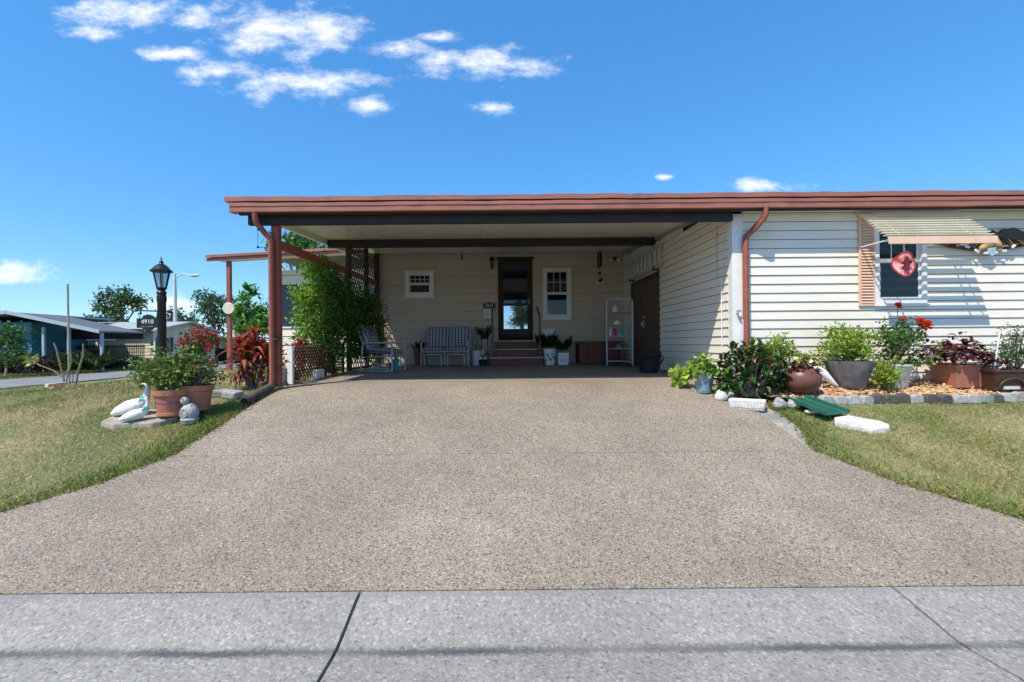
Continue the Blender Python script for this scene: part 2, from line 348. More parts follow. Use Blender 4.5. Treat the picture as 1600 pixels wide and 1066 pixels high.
def plaid(name):
    m, t, p = newmat(name); tcn = node(t, 'ShaderNodeTexCoord'); sx = node(t, 'ShaderNodeSeparateXYZ'); t.links.new(tcn.outputs['Object'], sx.inputs[0])
    def stripe(src, per, lo):
        a = node(t, 'ShaderNodeMath', operation='MULTIPLY'); a.inputs[1].default_value = 1/per; t.links.new(src, a.inputs[0])
        b = node(t, 'ShaderNodeMath', operation='FRACT'); t.links.new(a.outputs[0], b.inputs[0])
        return ramp(t, b.outputs[0], [(0, (1,1,1)), (lo, (0,0,0)), (lo+0.12, (0.5,0.5,0.5)), (lo+0.2, (0,0,0))], 'CONSTANT')
    ad = node(t, 'ShaderNodeMath', operation='ADD'); t.links.new(sx.outputs[1], ad.inputs[0]); t.links.new(sx.outputs[2], ad.inputs[1])
    col = mixc(t, stripe(sx.outputs[0], 0.085, 0.45), (0.52,0.52,0.54), (0.10,0.115,0.17))
    col = mixc(t, stripe(ad.outputs[0], 0.085, 0.42), col, mixc(t, 0.6, col, (0.06,0.075,0.13)))
    t.links.new(col, p.inputs['Base Color']); p.inputs['Roughness'].default_value = 0.9; bump(t, p, noise(t, 9, 4), 0.3, 0.02); return m
PLAID = plaid('plaid_fabric')

# fast leaf / blade meshes
DIAM = (np.array([(0,0,0),(.5,.42,.09),(0,1,-.05),(-.5,.42,.09)]), [(0,1,2),(0,2,3)])
LONG = (np.array([(0,0,0),(.5,.3,.12),(.38,.7,.02),(0,1,-.16),(-.38,.7,.02),(-.5,.3,.12),(0,.5,0.03)]), [(0,1,6),(1,2,6),(2,3,6),(3,4,6),(4,5,6),(5,0,6)])
def leafcloud(name, P, A, size, width, templ, tint, parent=None, mat_=LEAF, flatness=0.0):
    P = np.asarray(P, float); n = len(P); A = np.asarray(A, float); A = A/np.maximum(np.linalg.norm(A, axis=1, keepdims=True), 1e-6)
    r = rng.normal(size=(n,3))*(1-flatness)+np.array([0,0,1.0])*flatness*2
    b = np.cross(A, r); b /= np.maximum(np.linalg.norm(b, axis=1, keepdims=True), 1e-6); c = np.cross(b, A)
    T, F = templ; size = np.broadcast_to(size, (n,)); width = np.broadcast_to(width, (n,))
    V = P[:,None,:] + size[:,None,None]*(T[None,:,0,None]*width[:,None,None]*b[:,None,:] + T[None,:,1,None]*A[:,None,:] + T[None,:,2,None]*c[:,None,:])
    if parent is not None: V = V - np.array(wloc(parent))
    k = len(T); F = np.array(F); idx = (np.arange(n)[:,None,None]*k + F[None]).reshape(-1)
    me = bpy.data.meshes.new(name); nf = n*len(F); fs = F.shape[1]
    me.vertices.add(n*k); me.vertices.foreach_set('co', V.reshape(-1).astype(np.float32))
    me.loops.add(nf*fs); me.loops.foreach_set('vertex_index', idx.astype(np.int32))
    me.polygons.add(nf); me.polygons.foreach_set('loop_start', (np.arange(nf)*fs).astype(np.int32))
    me.update(); me.validate()
    at_ = me.color_attributes.new('tint', 'FLOAT_COLOR', 'POINT'); C = np.ones((n,k,4)); C[:,:,:3] = np.asarray(tint)[:,None,:]
    at_.data.foreach_set('color', C.reshape(-1).astype(np.float32)); me.materials.append(mat_)
    o = bpy.data.objects.new(name, me); COL.objects.link(o); o.parent = parent; return o
def tints(n, cols, w=None, jit=0.22):
    cols = np.array(cols, float); i = rng.choice(len(cols), n, p=w); return np.clip(cols[i]*(1+jit*rng.normal(size=(n,1))), 0.004, 1)
def rdir(n, up=0.3):
    a = rng.normal(size=(n,3)); a /= np.linalg.norm(a, axis=1, keepdims=True); a[:,2] += up; return a
def clumps(c, r, nclump, per, spread, shell=0.5):
    """points in clumps through an ellipsoid -> uneven outline and gaps"""
    d = rng.normal(size=(nclump,3)); d /= np.linalg.norm(d, axis=1, keepdims=True)
    rad = shell+(1-shell)*rng.random((nclump,1))
    cc = np.array(c)+d*rad*np.array(r)*(0.8+0.35*rng.random((nclump,1)))
    pts = np.repeat(cc, per, axis=0)+rng.normal(size=(nclump*per,3))*spread*np.array([1,1,0.8])
    return pts, cc

# ================================================================== SETTING
def grid(name, xs, ys, fz, material):
    X, Y = np.meshgrid(xs, ys); Z = fz(X, Y); V = np.stack([X,Y,Z], -1).reshape(-1,3); nx = len(xs); ny = len(ys)
    F = [(j*nx+i, j*nx+i+1, (j+1)*nx+i+1, (j+1)*nx+i) for j in range(ny-1) for i in range(nx-1)]
    me = bpy.data.meshes.new(name); me.from_pydata(V.tolist(), [], F); me.materials.append(material)
    me.polygons.foreach_set('use_smooth', [True]*len(F))
    o = bpy.data.objects.new(name, me); COL.objects.link(o); return o
xs = np.concatenate([[-1500,-600,-250,-120,-70,-45], np.arange(-32,-6,1.0), np.arange(-6,12,0.25), [14,18,30,70,200,600,1500]])
ys = np.concatenate([[-1500,-400,-100,-40,-20,-8,-6.0,-5.9,2.6,2.75], np.arange(2.9,9,0.2), np.arange(9,20,1.0), [24,30,40,60,100,200,500,1500]])
def fz(X, Y):
    z = ground(X, Y)-0.03+0.012*np.sin(X*2.1+1)*np.sin(Y*1.7)
    z = np.where((Y > -6) & (Y < 2.8), -1.2, z)
    z = np.where((X < -18.8) & (X > -24.2) & (Y > 2), np.minimum(z, -0.97), z)
    return z
tag(grid('ground', xs, ys, fz, LAWN), kind='structure')
# street in front, side street, kerb with gutter in cast lengths
tag(M().bx(-120, 80, -5.9, 1.93, -1.15, -0.975).build('road', ROADM), kind='structure')
tag(M().bx(-24, -19, 1.95, 300, -1.1, -0.915).build('side_street', ROADM), kind='structure')
kerb = bpy.data.objects.new('kerb', None); COL.objects.link(kerb); tag(kerb, kind='structure')
prof = [(1.94,-0.966),(2.28,-0.992),(2.34,-0.994),(2.40,-0.986),(2.70,-0.925),(2.762,-0.917),(2.762,-1.15),(1.94,-1.15)]
for k in range(-6, 6):
    x0 = -0.85+3.28*k
    if x0 < -19: continue
    M().prism(prof, x0+0.008, x0+3.272, 'x').build('kerb_length', SHELL, kerb, bevel=0.004)
# driveway: three cast slabs of pebble concrete
def xl(y): return float(np.interp(y, [2.77,3.2,3.6,4.0,4.55,5.2,6.6,12.6], [-4.95,-4.45,-4.02,-3.62,-3.30,-3.27,-3.27,-3.3]))
def xr(y): return float(np.interp(y, [2.77,3.38,3.9,4.55,5.2,5.9,6.5,6.75,6.76,12.6], [4.75,4.02,3.55,3.22,3.24,3.28,3.1,3.1,3.55,3.55]))
def slab(y0, y1, name='driveway'):
    n = max(4, int((y1-y0)/0.12)); vs = []; fs = []
    for i in range(n+1):
        y = y0+(y1-y0)*i/n; z = zdrive(y); a, b = xl(y)+random.uniform(-.012,.012), xr(y)+random.uniform(-.014,.014)
        vs += [(a,y,z),(b,y,z),(b,y,z-.12),(a,y,z-.12)]
    for i in range(n):
        q = i*4; fs += [(q,q+1,q+5,q+4),(q+1,q+2,q+6,q+5),(q+3,q,q+4,q+7)]
    fs += [(0,3,2,1),(n*4,n*4+1,n*4+2,n*4+3)]
    return tag(M().add(vs, fs).build(name, PEBBLE), kind='structure')
slab(2.772, 4.545); slab(4.553, 7.22); slab(7.226, 12.4)
# worn concrete strip showing along the right edge of the driveway
pts = [(3.24,5.95),(3.42,5.9),(3.52,5.55),(3.47,5.2),(3.40,4.95),(3.22,4.62),(3.18,5.2)]
o = M(); n = len(pts); o.add([(x,y,zdrive(y)-0.012) for x,y in pts]+[(x,y,zdrive(y)-0.12) for x,y in pts], [tuple(range(n))]+[(i,(i+1)%n,n+(i+1)%n,n+i) for i in range(n)])
tag(o.build('concrete_edge', mat('worn_concrete', (.30,.285,.255), .9, .3, 18, bmp=.5, dirt=(.18,.165,.13))), kind='structure')

# ================================================================== HOUSE
XW, DF, DR = 3.56, 6.73, 12.45
house = thing('house', 'low ranch house with tan lap siding and brown trimmed flat roof behind driveway', 'house', (0, 12.0, 0))
UB = M(); UB.add([(0,-.002,0),(1,-.002,0),(1,-.020,0),(0,-.020,0),(0,-.002,1),(1,-.002,1),(1,-.004,1),(0,-.004,1)], [(0,3,2,1),(4,5,6,7),(0,1,5,4),(1,2,6,5),(2,3,7,6),(3,0,4,7)])
BME = {}
def boardmesh(material):
    if material.name not in BME:
        q = M(); q.v = list(UB.v); q.f = list(UB.f); BME[material.name] = q.mesh('siding_board', material)
    return BME[material.name]
def wall(name, origin, xdir, length, z0, z1, row, material, holes=(), top=None, corevis=0.13, gap=0.945):
    """lap siding on a wall: each board its own piece, cut round the openings; front faces xdir rotated -90"""
    o = Vector(origin); xd = Vector(xdir); back = Vector((-xd.y, xd.x, 0))
    core = M(); a = o+back*corevis; b = a+xd*length; c2 = b+back*0.06; d = a+back*0.06
    za, zb = (z1, z1) if top is None else (top(a.y), top(b.y))
    core.add([(q.x,q.y,z0) for q in (a,b,c2,d)]+[(a.x,a.y,za),(b.x,b.y,zb),(c2.x,c2.y,zb),(d.x,d.y,za)], [(0,3,2,1),(4,5,6,7),(0,1,5,4),(1,2,6,5),(2,3,7,6),(3,0,4,7)])
    w = core.build(name, DARKW, house); me = boardmesh(material); z = z0
    while z < z1-0.01:
        h = min(row, z1-z); full = length
        if top is not None:
            while full > 0.1 and top((o+xd*full).y) < z+h: full -= 0.05
        pieces = [(0.0, full, z, h*gap)]
        for (hx0, hx1, hz0, hz1) in holes:
            if z+h*gap <= hz0 or z >= hz1: continue
            ns = []
            for s0, s1, pz, ph in pieces:
                if hx1 <= s0 or hx0 >= s1: ns.append((s0, s1, pz, ph)); continue
                if hx0 > s0: ns.append((s0, hx0, pz, ph))
                if hx1 < s1: ns.append((hx1, s1, pz, ph))
                m0, m1 = max(s0, hx0), min(s1, hx1)
                if pz < hz0: ns.append((m0, m1, pz, hz0-pz))
                if pz+ph > hz1: ns.append((m0, m1, hz1, pz+ph-hz1))
            pieces = ns
        for s0, s1, pz, ph in pieces:
            if s1-s0 < 0.01 or ph < 0.004: continue
            q = o+xd*s0
            rep(me, 'siding_board', w, basis((q.x, q.y, pz), xd, back, (0,0,1), (s1-s0, 1.0, ph)))
        z += row
    return w
# front wall of the right wing
wall('front_wall', (XW+.14, DF, 0), (1,0,0), 6.5, 0.0, 2.60, 0.1335, SIDING, holes=[(5.675-XW-.14, 6.465-XW-.14, 1.12, 2.465)])
# wing wall facing into the carport
wall('side_wall', (XW, DR, 0.03), (0,-1,0), DR-DF-.10, 0.03, 3.12, 0.1335, SIDING, holes=[(DR-11.72, DR-9.68, 0.0, 2.16)], top=lambda y: 2.955+.075*(y-10)-.004)
# rear wall of the carport
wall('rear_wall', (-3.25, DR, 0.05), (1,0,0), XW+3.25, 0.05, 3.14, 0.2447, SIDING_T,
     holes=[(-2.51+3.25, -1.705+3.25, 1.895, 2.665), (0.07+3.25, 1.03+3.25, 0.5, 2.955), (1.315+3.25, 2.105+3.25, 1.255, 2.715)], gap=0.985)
M().bx(XW-.03, XW+.2, DR-.03, DR+.25, 0, 3.2).build('corner_board', SIDING_T, house)
M().bx(-3.3, XW+.3, DR+.2, DR+.3, 0, 3.2).build('light_leak_backing', DARKW, house); M().bx(XW+.2, XW+.3, DF+.25, DR+.2, 0, 2.64).build('light_leak_backing', DARKW, house); M().bx(XW+.3, 10.2, DF+.25, DF+.35, 0, 2.64).build('light_leak_backing', DARKW, house)  # unseen dark backing added to stop light leaking through siding gaps
wall('porch_wall', (-6.25, DR+.12, -0.1), (1,0,0), 3.0, -0.1, 2.75, 0.2447, SIDING, holes=[(0.1, 1.95, 1.1, 2.36)])
M().bx(XW-.012, XW+.15, DF-.022, DF+.11, 0, 2.52).build('corner_board', WHITE, house, bevel=.004)
M().bx(-6.34, -6.24, DR+.09, DR+.22, -.1, 2.75).build('corner_board', WHITE, house, bevel=.004)
# roof of the wing and the house behind
M().add([(XW-.02,6.5,2.66),(10.6,6.5,2.66),(10.6,20,3.48),(XW-.02,20,3.48),(XW-.02,6.5,2.74),(10.6,6.5,2.74),(10.6,20,3.56),(XW-.02,20,3.56)],
        [(0,3,2,1),(4,5,6,7),(0,1,5,4),(1,2,6,5),(2,3,7,6),(3,0,4,7)]).build('wing_roof', SHING, house)
M().prism([(12.40,3.16),(15.5,3.75),(19,3.2),(19,3.1),(12.40,3.1)], -6.3, XW+.05, 'x').build('main_roof', SHING, house)
M().bx(XW+.14, 10.2, 6.5, DF-.03, 2.535, 2.56).build('soffit', WHITE, house)
# porch eave left of the carport: rake board in two strips and a roof sheet
def slopebox(x0, x1, z0, z1, y0, y1, h0, h1, name, m_, par):
    return M().add([(x0,y0,z0+h0),(x1,y0,z1+h0),(x1,y1,z1+h0+.03),(x0,y1,z0+h0+.03),(x0,y0,z0+h1),(x1,y0,z1+h1),(x1,y1,z1+h1+.03),(x0,y1,z0+h1+.03)],
                   [(0,3,2,1),(4,5,6,7),(0,1,5,4),(1,2,6,5),(2,3,7,6),(3,0,4,7)]).build(name, m_, par)
slopebox(-7.55, -3.4, 2.82, 3.02, 11.70, 11.76, 0.0, 0.085, 'fascia', TRIM, house)
slopebox(-7.55, -3.4, 2.82, 3.02, 11.66, 11.755, 0.10, 0.16, 'fascia', TRIM, house)
slopebox(-7.5, -3.4, 2.84, 3.04, 11.765, 12.40, 0.06, 0.11, 'porch_roof', WHITE, house)
M().bx(-7.08, -6.98, 11.78, 11.88, -0.15, 2.86).build('porch_post', POSTM, house, bevel=.006)

def window(px0, px1, pz0, pz1, y, rows=2, cols=3, gridrows=(0,0), blind=0.0, name='window', fr=0.055, glass=GLASS):
    """double-hung window: frame with depth, two sashes, panes, glazing bars"""
    w = M(); d0, d1 = y-.03, y+.10
    w.bx(px0, px0+fr, d0, d1, pz0, pz1).bx(px1-fr, px1, d0, d1, pz0, pz1).bx(px0+fr, px1-fr, d0, d1, pz0, pz0+fr).bx(px0+fr, px1-fr, d0, d1, pz1-fr, pz1)
    wo_ = w.build(name, WHITE, house, bevel=.004)
    M().bx(px0-.02, px1+.02, y-.05, y+.0, pz0-.035, pz0-.003).build('sill', WHITE, wo_, bevel=.004)
    a0, a1 = px0+fr+.003, px1-fr-.003; zm = (pz0+pz1)/2; sf = 0.032
    for lo, hi, dy, gr in ((pz0+fr+.003, zm-.004, .012, gridrows[0]), (zm+.004, pz1-fr-.003, .038, gridrows[1])):
        s = M(); e0, e1 = y+dy-.012, y+dy+.012
        s.bx(a0, a0+sf, e0, e1, lo, hi).bx(a1-sf, a1, e0, e1, lo, hi).bx(a0+sf, a1-sf, e0, e1, lo, lo+sf).bx(a0+sf, a1-sf, e0, e1, hi-sf, hi)
        s.build('sash', WHITE, wo_, bevel=.003)
        M().bx(a0+sf, a1-sf, y+dy-.002, y+dy+.003, lo+sf, hi-sf).build('pane', glass, wo_)
        if gr:
            for k in range(1, cols):
                x = a0+sf+(a1-a0-2*sf)*k/cols; M().bx(x-.006, x+.006, y+dy-.010, y+dy-.004, lo+sf, hi-sf).build('glazing_bar', WHITE, wo_)
            for k in range(1, gr+1):
                z = lo+sf+(hi-lo-2*sf)*k/(gr+1); M().bx(a0+sf, a1-sf, y+dy-.016, y+dy-.011, z-.006, z+.006).build('glazing_bar', WHITE, wo_)
    if blind:
        b = M(); z = pz1-fr-.01
        while z > pz1-(pz1-pz0)*blind: b.obx(((px0+px1)/2, y+.085, z), (px1-px0-2*fr-.02, .03, .004), (0.9,0,0)); z -= .028
        b.build('blind', CREAM, wo_)
    return wo_
window(-2.505, -1.71, 1.93, 2.66, DR, cols=4, gridrows=(0,1), blind=.45, fr=.10)
window(1.32, 2.10, 1.29, 2.71, DR, gridrows=(0,1), blind=.5, fr=.085)
window(5.68, 6.46, 1.15, 2.46, DF, gridrows=(0,1), blind=.25, fr=.07)
pw = M().bx(-6.14, -6.08, DR+.08, DR+.22, 1.1, 2.36).bx(-4.34, -4.28, DR+.08, DR+.22, 1.1, 2.36).bx(-6.08, -4.34, DR+.08, DR+.22, 1.1, 1.14).bx(-6.08,-4.34,DR+.08,DR+.22,2.32,2.36).bx(-5.4,-5.36,DR+.10,DR+.16,1.14,2.32).build('window', WHITE, house, bevel=.004)
M().bx(-6.08, -4.34, DR+.15, DR+.156, 1.14, 2.32).build('pane', GLASSD, pw)
# shutter with louvres
sh = M().bx(5.435, 5.465, DF-.045, DF-.016, 1.12, 2.5).bx(5.64, 5.67, DF-.045, DF-.016, 1.12, 2.5).bx(5.465, 5.64, DF-.045, DF-.016, 1.12, 1.16).bx(5.465, 5.64, DF-.045, DF-.016, 2.46, 2.5).build('shutter', PEACH, house, bevel=.003)
lv = M().obx((0,0,0), (0.174, 0.012, 0.05), (-0.55,0,0)).mesh('louvre', PEACH)
for k in range(29): rep(lv, 'louvre', sh, Matrix.Translation((5.5525, DF-.034, 1.185+k*0.0438)))
# storm door
dr = M().bx(.075, .145, DR-.06, DR+.1, .83, 2.95).bx(.955, 1.025, DR-.06, DR+.1, .83, 2.95).bx(.145, .955, DR-.06, DR+.1, 2.87, 2.95).bx(.145,.955,DR-.06,DR+.1,.79,.83).build('door', DARKW, house, bevel=.004)
M().bx(.15, .22, DR-.035, DR-.005, .84, 2.865).bx(.88, .95, DR-.035, DR-.005, .84, 2.865).bx(.22, .88, DR-.035, DR-.005, .84, 1.02).bx(.22, .88, DR-.035, DR-.005, 1.66, 1.72).bx(.22,.88,DR-.035,DR-.005,2.80,2.865).build('storm_frame', BEAM, dr, bevel=.004)
M().bx(.222, .878, DR-.018, DR-.014, 1.022, 1.658).build('pane', MIRROR, dr)
M().bx(.222, .878, DR-.018, DR-.014, 1.722, 2.798).build('pane', GLASSD, dr)
ov = [(.55+.15*math.cos(k*math.pi/12), 2.22+.36*math.sin(k*math.pi/12)) for k in range(24)]
M().prism(ov, DR+.02, DR+.03, 'y').build('oval_light', mat('oval_glass', (0.30,0.31,0.30), .3), dr)
M().bx(.38,.72,DR+.005,DR+.012,1.86,2.12).build('curtain', WHITE, dr)
M().tube([(.925,DR-.07,1.70),(.925,DR-.075,1.77),(.925,DR-.07,1.84)], .012).build('handle', ALU, dr)
# scalloped valance over the door
vp = [(0.03,3.0),(1.08,3.0)]+[(1.08-1.05*k/24, 2.955-.012*abs(math.sin(k*math.pi/3))) for k in range(25)]
M().prism(vp, DR-.10, DR-.02, 'y').build('door_valance', DARKW, dr)
# steps
st = thing('entry_steps', 'three red painted entry steps with pale worn nosings at front door', 'steps', (.5, 11.8, .05))
for x0, x1, y0, z0, z1 in ((-.16,1.19,11.50,.055,.265),(-.10,1.16,11.78,.265,.475),(-.03,1.10,12.06,.475,.70)):
    M().bx(x0, x1, y0, DR-.03, z0, z1-.036).build('riser', BRICK, st, bevel=.006)
    M().bx(x0-.03, x1+.03, y0-.03, DR-.035, z1-.034, z1).build('tread', CONC, st, bevel=.008)
for s_, x in ((-1,-.09),(1,1.14)):
    pr = M().bx(x-.025, x+.025, 11.60, 11.65, .27, 1.32).build('rail_post', DOORB, st, bevel=.004)
    M().bar((x,11.6,1.30),(x,12.38,1.62),.045,.03).build('handrail', DOORB, st)
# double shed door in the wing wall
sd = M().bx(XW-.03, XW+.10, 9.68, 9.73, .04, 2.16).bx(XW-.03, XW+.10, 11.67, 11.72, .04, 2.16).bx(XW-.03, XW+.10, 9.73, 11.67, 2.11, 2.16).build('double_door', DOORB, house, bevel=.004)
for a, b in ((9.735,10.692),(10.708,11.665)):
    M().bx(XW+.0, XW+.045, a, b, .05, 2.105).build('door_leaf', DOORB, sd, bevel=.006)
M().tube([(XW-.04,10.78,1.0),(XW-.05,10.78,1.05),(XW-.04,10.78,1.1)], .012).bx(XW-.012,XW-.001,10.755,10.805,.96,1.14).build('door_handle', ALU, sd)
M().bx(XW-.012,XW-.001,10.755,10.805,1.2,1.25).build('lock', ALU, sd)
# downspout at the wing corner
dsx = 3.79
ds = M().tube([(dsx+.10,6.44,2.54),(dsx+.10,6.44,2.44),(dsx+.09,6.47,2.38),(dsx+.01,6.6,2.25),(dsx-.06,6.655,2.17),(dsx-.07,6.66,2.08),(dsx-.07,6.66,-.02)], .052, 10, 0.8).build('downspout', POSTM, house, smooth=True)

# ================================================================== CARPORT
car = thing('carport', 'open carport with brown gutter, dark beams and pale metal ceiling beside house', 'carport', (0, 9.4, 0))
def zc(y): return 2.955+.075*(y-10)
ceil = M().add([(-3.72,6.5,zc(6.5)+.022),(XW+.2,6.5,zc(6.5)+.022),(XW+.2,DR+.2,zc(DR)+.022),(-3.72,DR-.0,zc(DR)+.022),(-3.72,6.5,zc(6.5)+.042),(XW+.2,6.5,zc(6.5)+.042),(XW+.2,DR+.2,zc(DR)+.05),(-3.72,DR-.0,zc(DR)+.05)],
        [(0,3,2,1),(4,5,6,7),(0,1,5,4),(1,2,6,5),(2,3,7,6),(3,0,4,7)]).build('ceiling', CEIL, car)
pan = M(); w_ = 0.405
pp = [(0,0),(w_*.46,0),(w_*.5,.010),(w_*.54,0),(w_-.004,0),(w_-.004,.020),(0,.020)]
n = len(pp); y0, y1 = 6.52, DR-.02
pan.add([(x,y0,zc(y0)+z) for x,z in pp]+[(x,y1,zc(y1)+z) for x,z in pp], [tuple(range(n)), tuple(range(2*n-1,n-1,-1))]+[(i,(i+1)%n,n+(i+1)%n,n+i) for i in range(n)])
pm = pan.mesh('ceiling_pan', CEIL)
for k in range(19): rep(pm, 'ceiling_pan', ceil, Matrix.Translation((-3.71+k*w_*.998, 0, 0)))
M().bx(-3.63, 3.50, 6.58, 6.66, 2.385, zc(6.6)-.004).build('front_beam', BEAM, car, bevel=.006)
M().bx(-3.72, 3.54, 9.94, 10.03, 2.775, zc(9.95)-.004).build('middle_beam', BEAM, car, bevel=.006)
# gutter in two runs (wavy, dented) and upper drip edge
def strip(x0, x1, y0, y1, z0, z1, name, m_, par, n=70, amp=.004):
    q = M(); vs = []
    for i in range(n+1):
        x = x0+(x1-x0)*i/n; e = amp*(math.sin(i*1.7)+math.sin(i*.53+1)+random.uniform(-.6,.6)); g_ = amp*random.uniform(-1,1)
        vs += [(x,y0+g_,z0+e*.4),(x,y0+g_,z1+e),(x,y1,z1+e),(x,y1,z0+e*.4)]
    fs = [(i*4+k, i*4+(k+1)%4, i*4+4+(k+1)%4, i*4+4+k) for i in range(n) for k in range(4)]+[(0,3,2,1),(n*4,n*4+1,n*4+2,n*4+3)]
    return q.add(vs, fs).build(name, m_, par)
strip(-3.80, 10.6, 6.40, 6.53, 2.525, 2.555, 'gutter_lip', TRIM, car, amp=.0012)
strip(-3.80, 10.6, 6.405, 6.52, 2.556, 2.60, 'gutter', TRIM, car, amp=.0015)
strip(-3.80, 10.6, 6.395, 6.52, 2.602, 2.648, 'gutter_roll', TRIM, car, amp=.0025)
strip(-3.86, 10.6, 6.39, 6.52, 2.672, 2.735, 'drip_edge', TRIM, car, amp=.004)
strip(-3.70, 10.6, 6.47, 6.52, 2.50, 2.72, 'fascia_board', BEAM, car, amp=.0005)
strip(-3.8, 10.6, 6.45, 6.9, 2.737, 2.748, 'roof_edge', mat('roll_roofing', (0.10,0.11,0.13), .9, .3), car, n=120, amp=.005)
# roof edge along the open left side
M().add([(-3.80,6.53,2.60),(-3.73,6.53,2.60),(-3.73,DR,zc(DR)-.12),(-3.80,DR,zc(DR)-.12),(-3.80,6.53,2.73),(-3.73,6.53,2.73),(-3.73,DR,zc(DR)+.08),(-3.80,DR,zc(DR)+.08)],
        [(0,3,2,1),(4,5,6,7),(0,1,5,4),(1,2,6,5),(2,3,7,6),(3,0,4,7)]).build('side_fascia', CEIL, car)
XP = -3.27
for y, w in ((6.70,.11),(9.98,.10),(11.35,.09),(12.36,.12)):
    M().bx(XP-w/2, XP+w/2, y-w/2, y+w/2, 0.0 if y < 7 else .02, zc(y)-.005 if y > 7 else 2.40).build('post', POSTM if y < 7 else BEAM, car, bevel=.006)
M().bar((XP,6.78,2.13),(XP,12.36,2.31),.05,.14).build('side_rail', POSTM, car, bevel=.005)
M().tube([(-3.45,6.45,2.54),(-3.45,6.45,2.44),(-3.44,6.47,2.38),(-3.37,6.55,2.26),(-3.30,6.585,2.17),(-3.295,6.59,2.08),(-3.295,6.59,.09),(-3.30,6.57,.03)], .050, 10, .8).build('downspout', POSTM, car, smooth=True)
M().bx(-3.385,-3.2,6.55,6.76,.70,.712).build('strap', GREENP, car)
lat_me = {}
def lattice(poly, xp, spacing, wdt, th, material, par):
    """crossed diagonal slats in the plane x = xp, clipped to a convex polygon of (y, z)"""
    if material.name not in lat_me: lat_me[material.name] = M().bx(-.5,.5,-.5,.5,-.5,.5).mesh('slat', material)
    me = lat_me[material.name]; P = [Vector((a,b)) for a,b in poly]
    for sgn, off in ((1,-th/2),(-1,th/2)):
        d = Vector((1,sgn)).normalized(); nrm = Vector((-d.y,d.x)); ps = [q.dot(nrm) for q in P]; c = min(ps)+spacing*.5
        while c < max(ps):
            ts = []
            for i in range(len(P)):
                a, b = P[i], P[(i+1)%len(P)]; da, db = a.dot(nrm)-c, b.dot(nrm)-c
                if da*db < 0: ts.append((a+(b-a)*(da/(da-db))).dot(d))
            if len(ts) == 2 and abs(ts[0]-ts[1]) > .03:
                q = nrm*c+d*sum(ts)/2
                rep(me, 'slat', par, basis((xp+off, q.x, q.y), (0,d.x,d.y), (0,nrm.x,nrm.y), (1,0,0), (abs(ts[0]-ts[1]), wdt, th*.95)))
            c += spacing
lt = thing('lattice_screen', 'tall dark wooden lattice screen closing rear left side of carport', 'lattice', (XP, 11.2, .05))
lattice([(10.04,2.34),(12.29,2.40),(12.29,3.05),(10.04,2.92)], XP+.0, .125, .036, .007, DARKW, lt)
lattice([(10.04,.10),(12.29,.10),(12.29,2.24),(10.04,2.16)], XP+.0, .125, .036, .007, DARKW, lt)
M().bx(XP-.02,XP+.02,10.04,12.29,.05,.095).build('bottom_rail', DARKW, lt)
fe = thing('lattice_fence', 'low brown lattice fence between white stake and leafy hedge', 'fence', (XP, 8.4, 0))
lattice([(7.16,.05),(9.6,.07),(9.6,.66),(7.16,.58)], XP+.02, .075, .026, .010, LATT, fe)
for y in (8.35, 9.6): M().bx(XP-.03,XP+.01,y-.02,y+.02,.0,.64).build('post', LATT, fe)
tag(M().bx(XP-.01,XP+.07,7.03,7.09,.0,.60).build('wooden_stake', WHITE, bevel=.004), 'white painted wooden stake at near end of lattice fence', 'stake')
tag(M().obx((XP+.12,7.95,.10),(.07,.42,.16),(0,0,.06)).build('concrete_block', PALEST, bevel=.012), 'pale concrete block leaning against foot of lattice fence', 'block')
tag(M().obx((XP-.12,7.28,.12),(.05,.5,.24),(0,0,.05)).build('edging_board', PALEST, bevel=.01), 'grey edging board behind brown carport post', 'board')
# drain pipe at the post foot: ribbed
q = M(); pth = []; rs = []
for i in range(41):
    f = i/40; yy = 6.56-.62*f; pth.append((-3.30-.04*f, yy, zdrive(yy)+.066)); rs.append(.056+(.006 if i%2 else -.003))
o = q.tube(pth, rs, 14).build('drain_pipe', CORR, smooth=False)
tag(o, 'dark ribbed drain pipe lying on ground at foot of front post', 'pipe')
M().tube([(-3.3405,5.938,zdrive(5.94)+.066),(-3.341,5.93,zdrive(5.93)+.066)], [.045,.045], 14).build('opening', BLACKP, o)
tag(M().obx((-3.48,6.75,.03),(.06,.5,.09),(0,0,.2)).build('timber_offcut', DOORB, bevel=.006), 'short brown timber offcut beside brown carport post', 'timber')

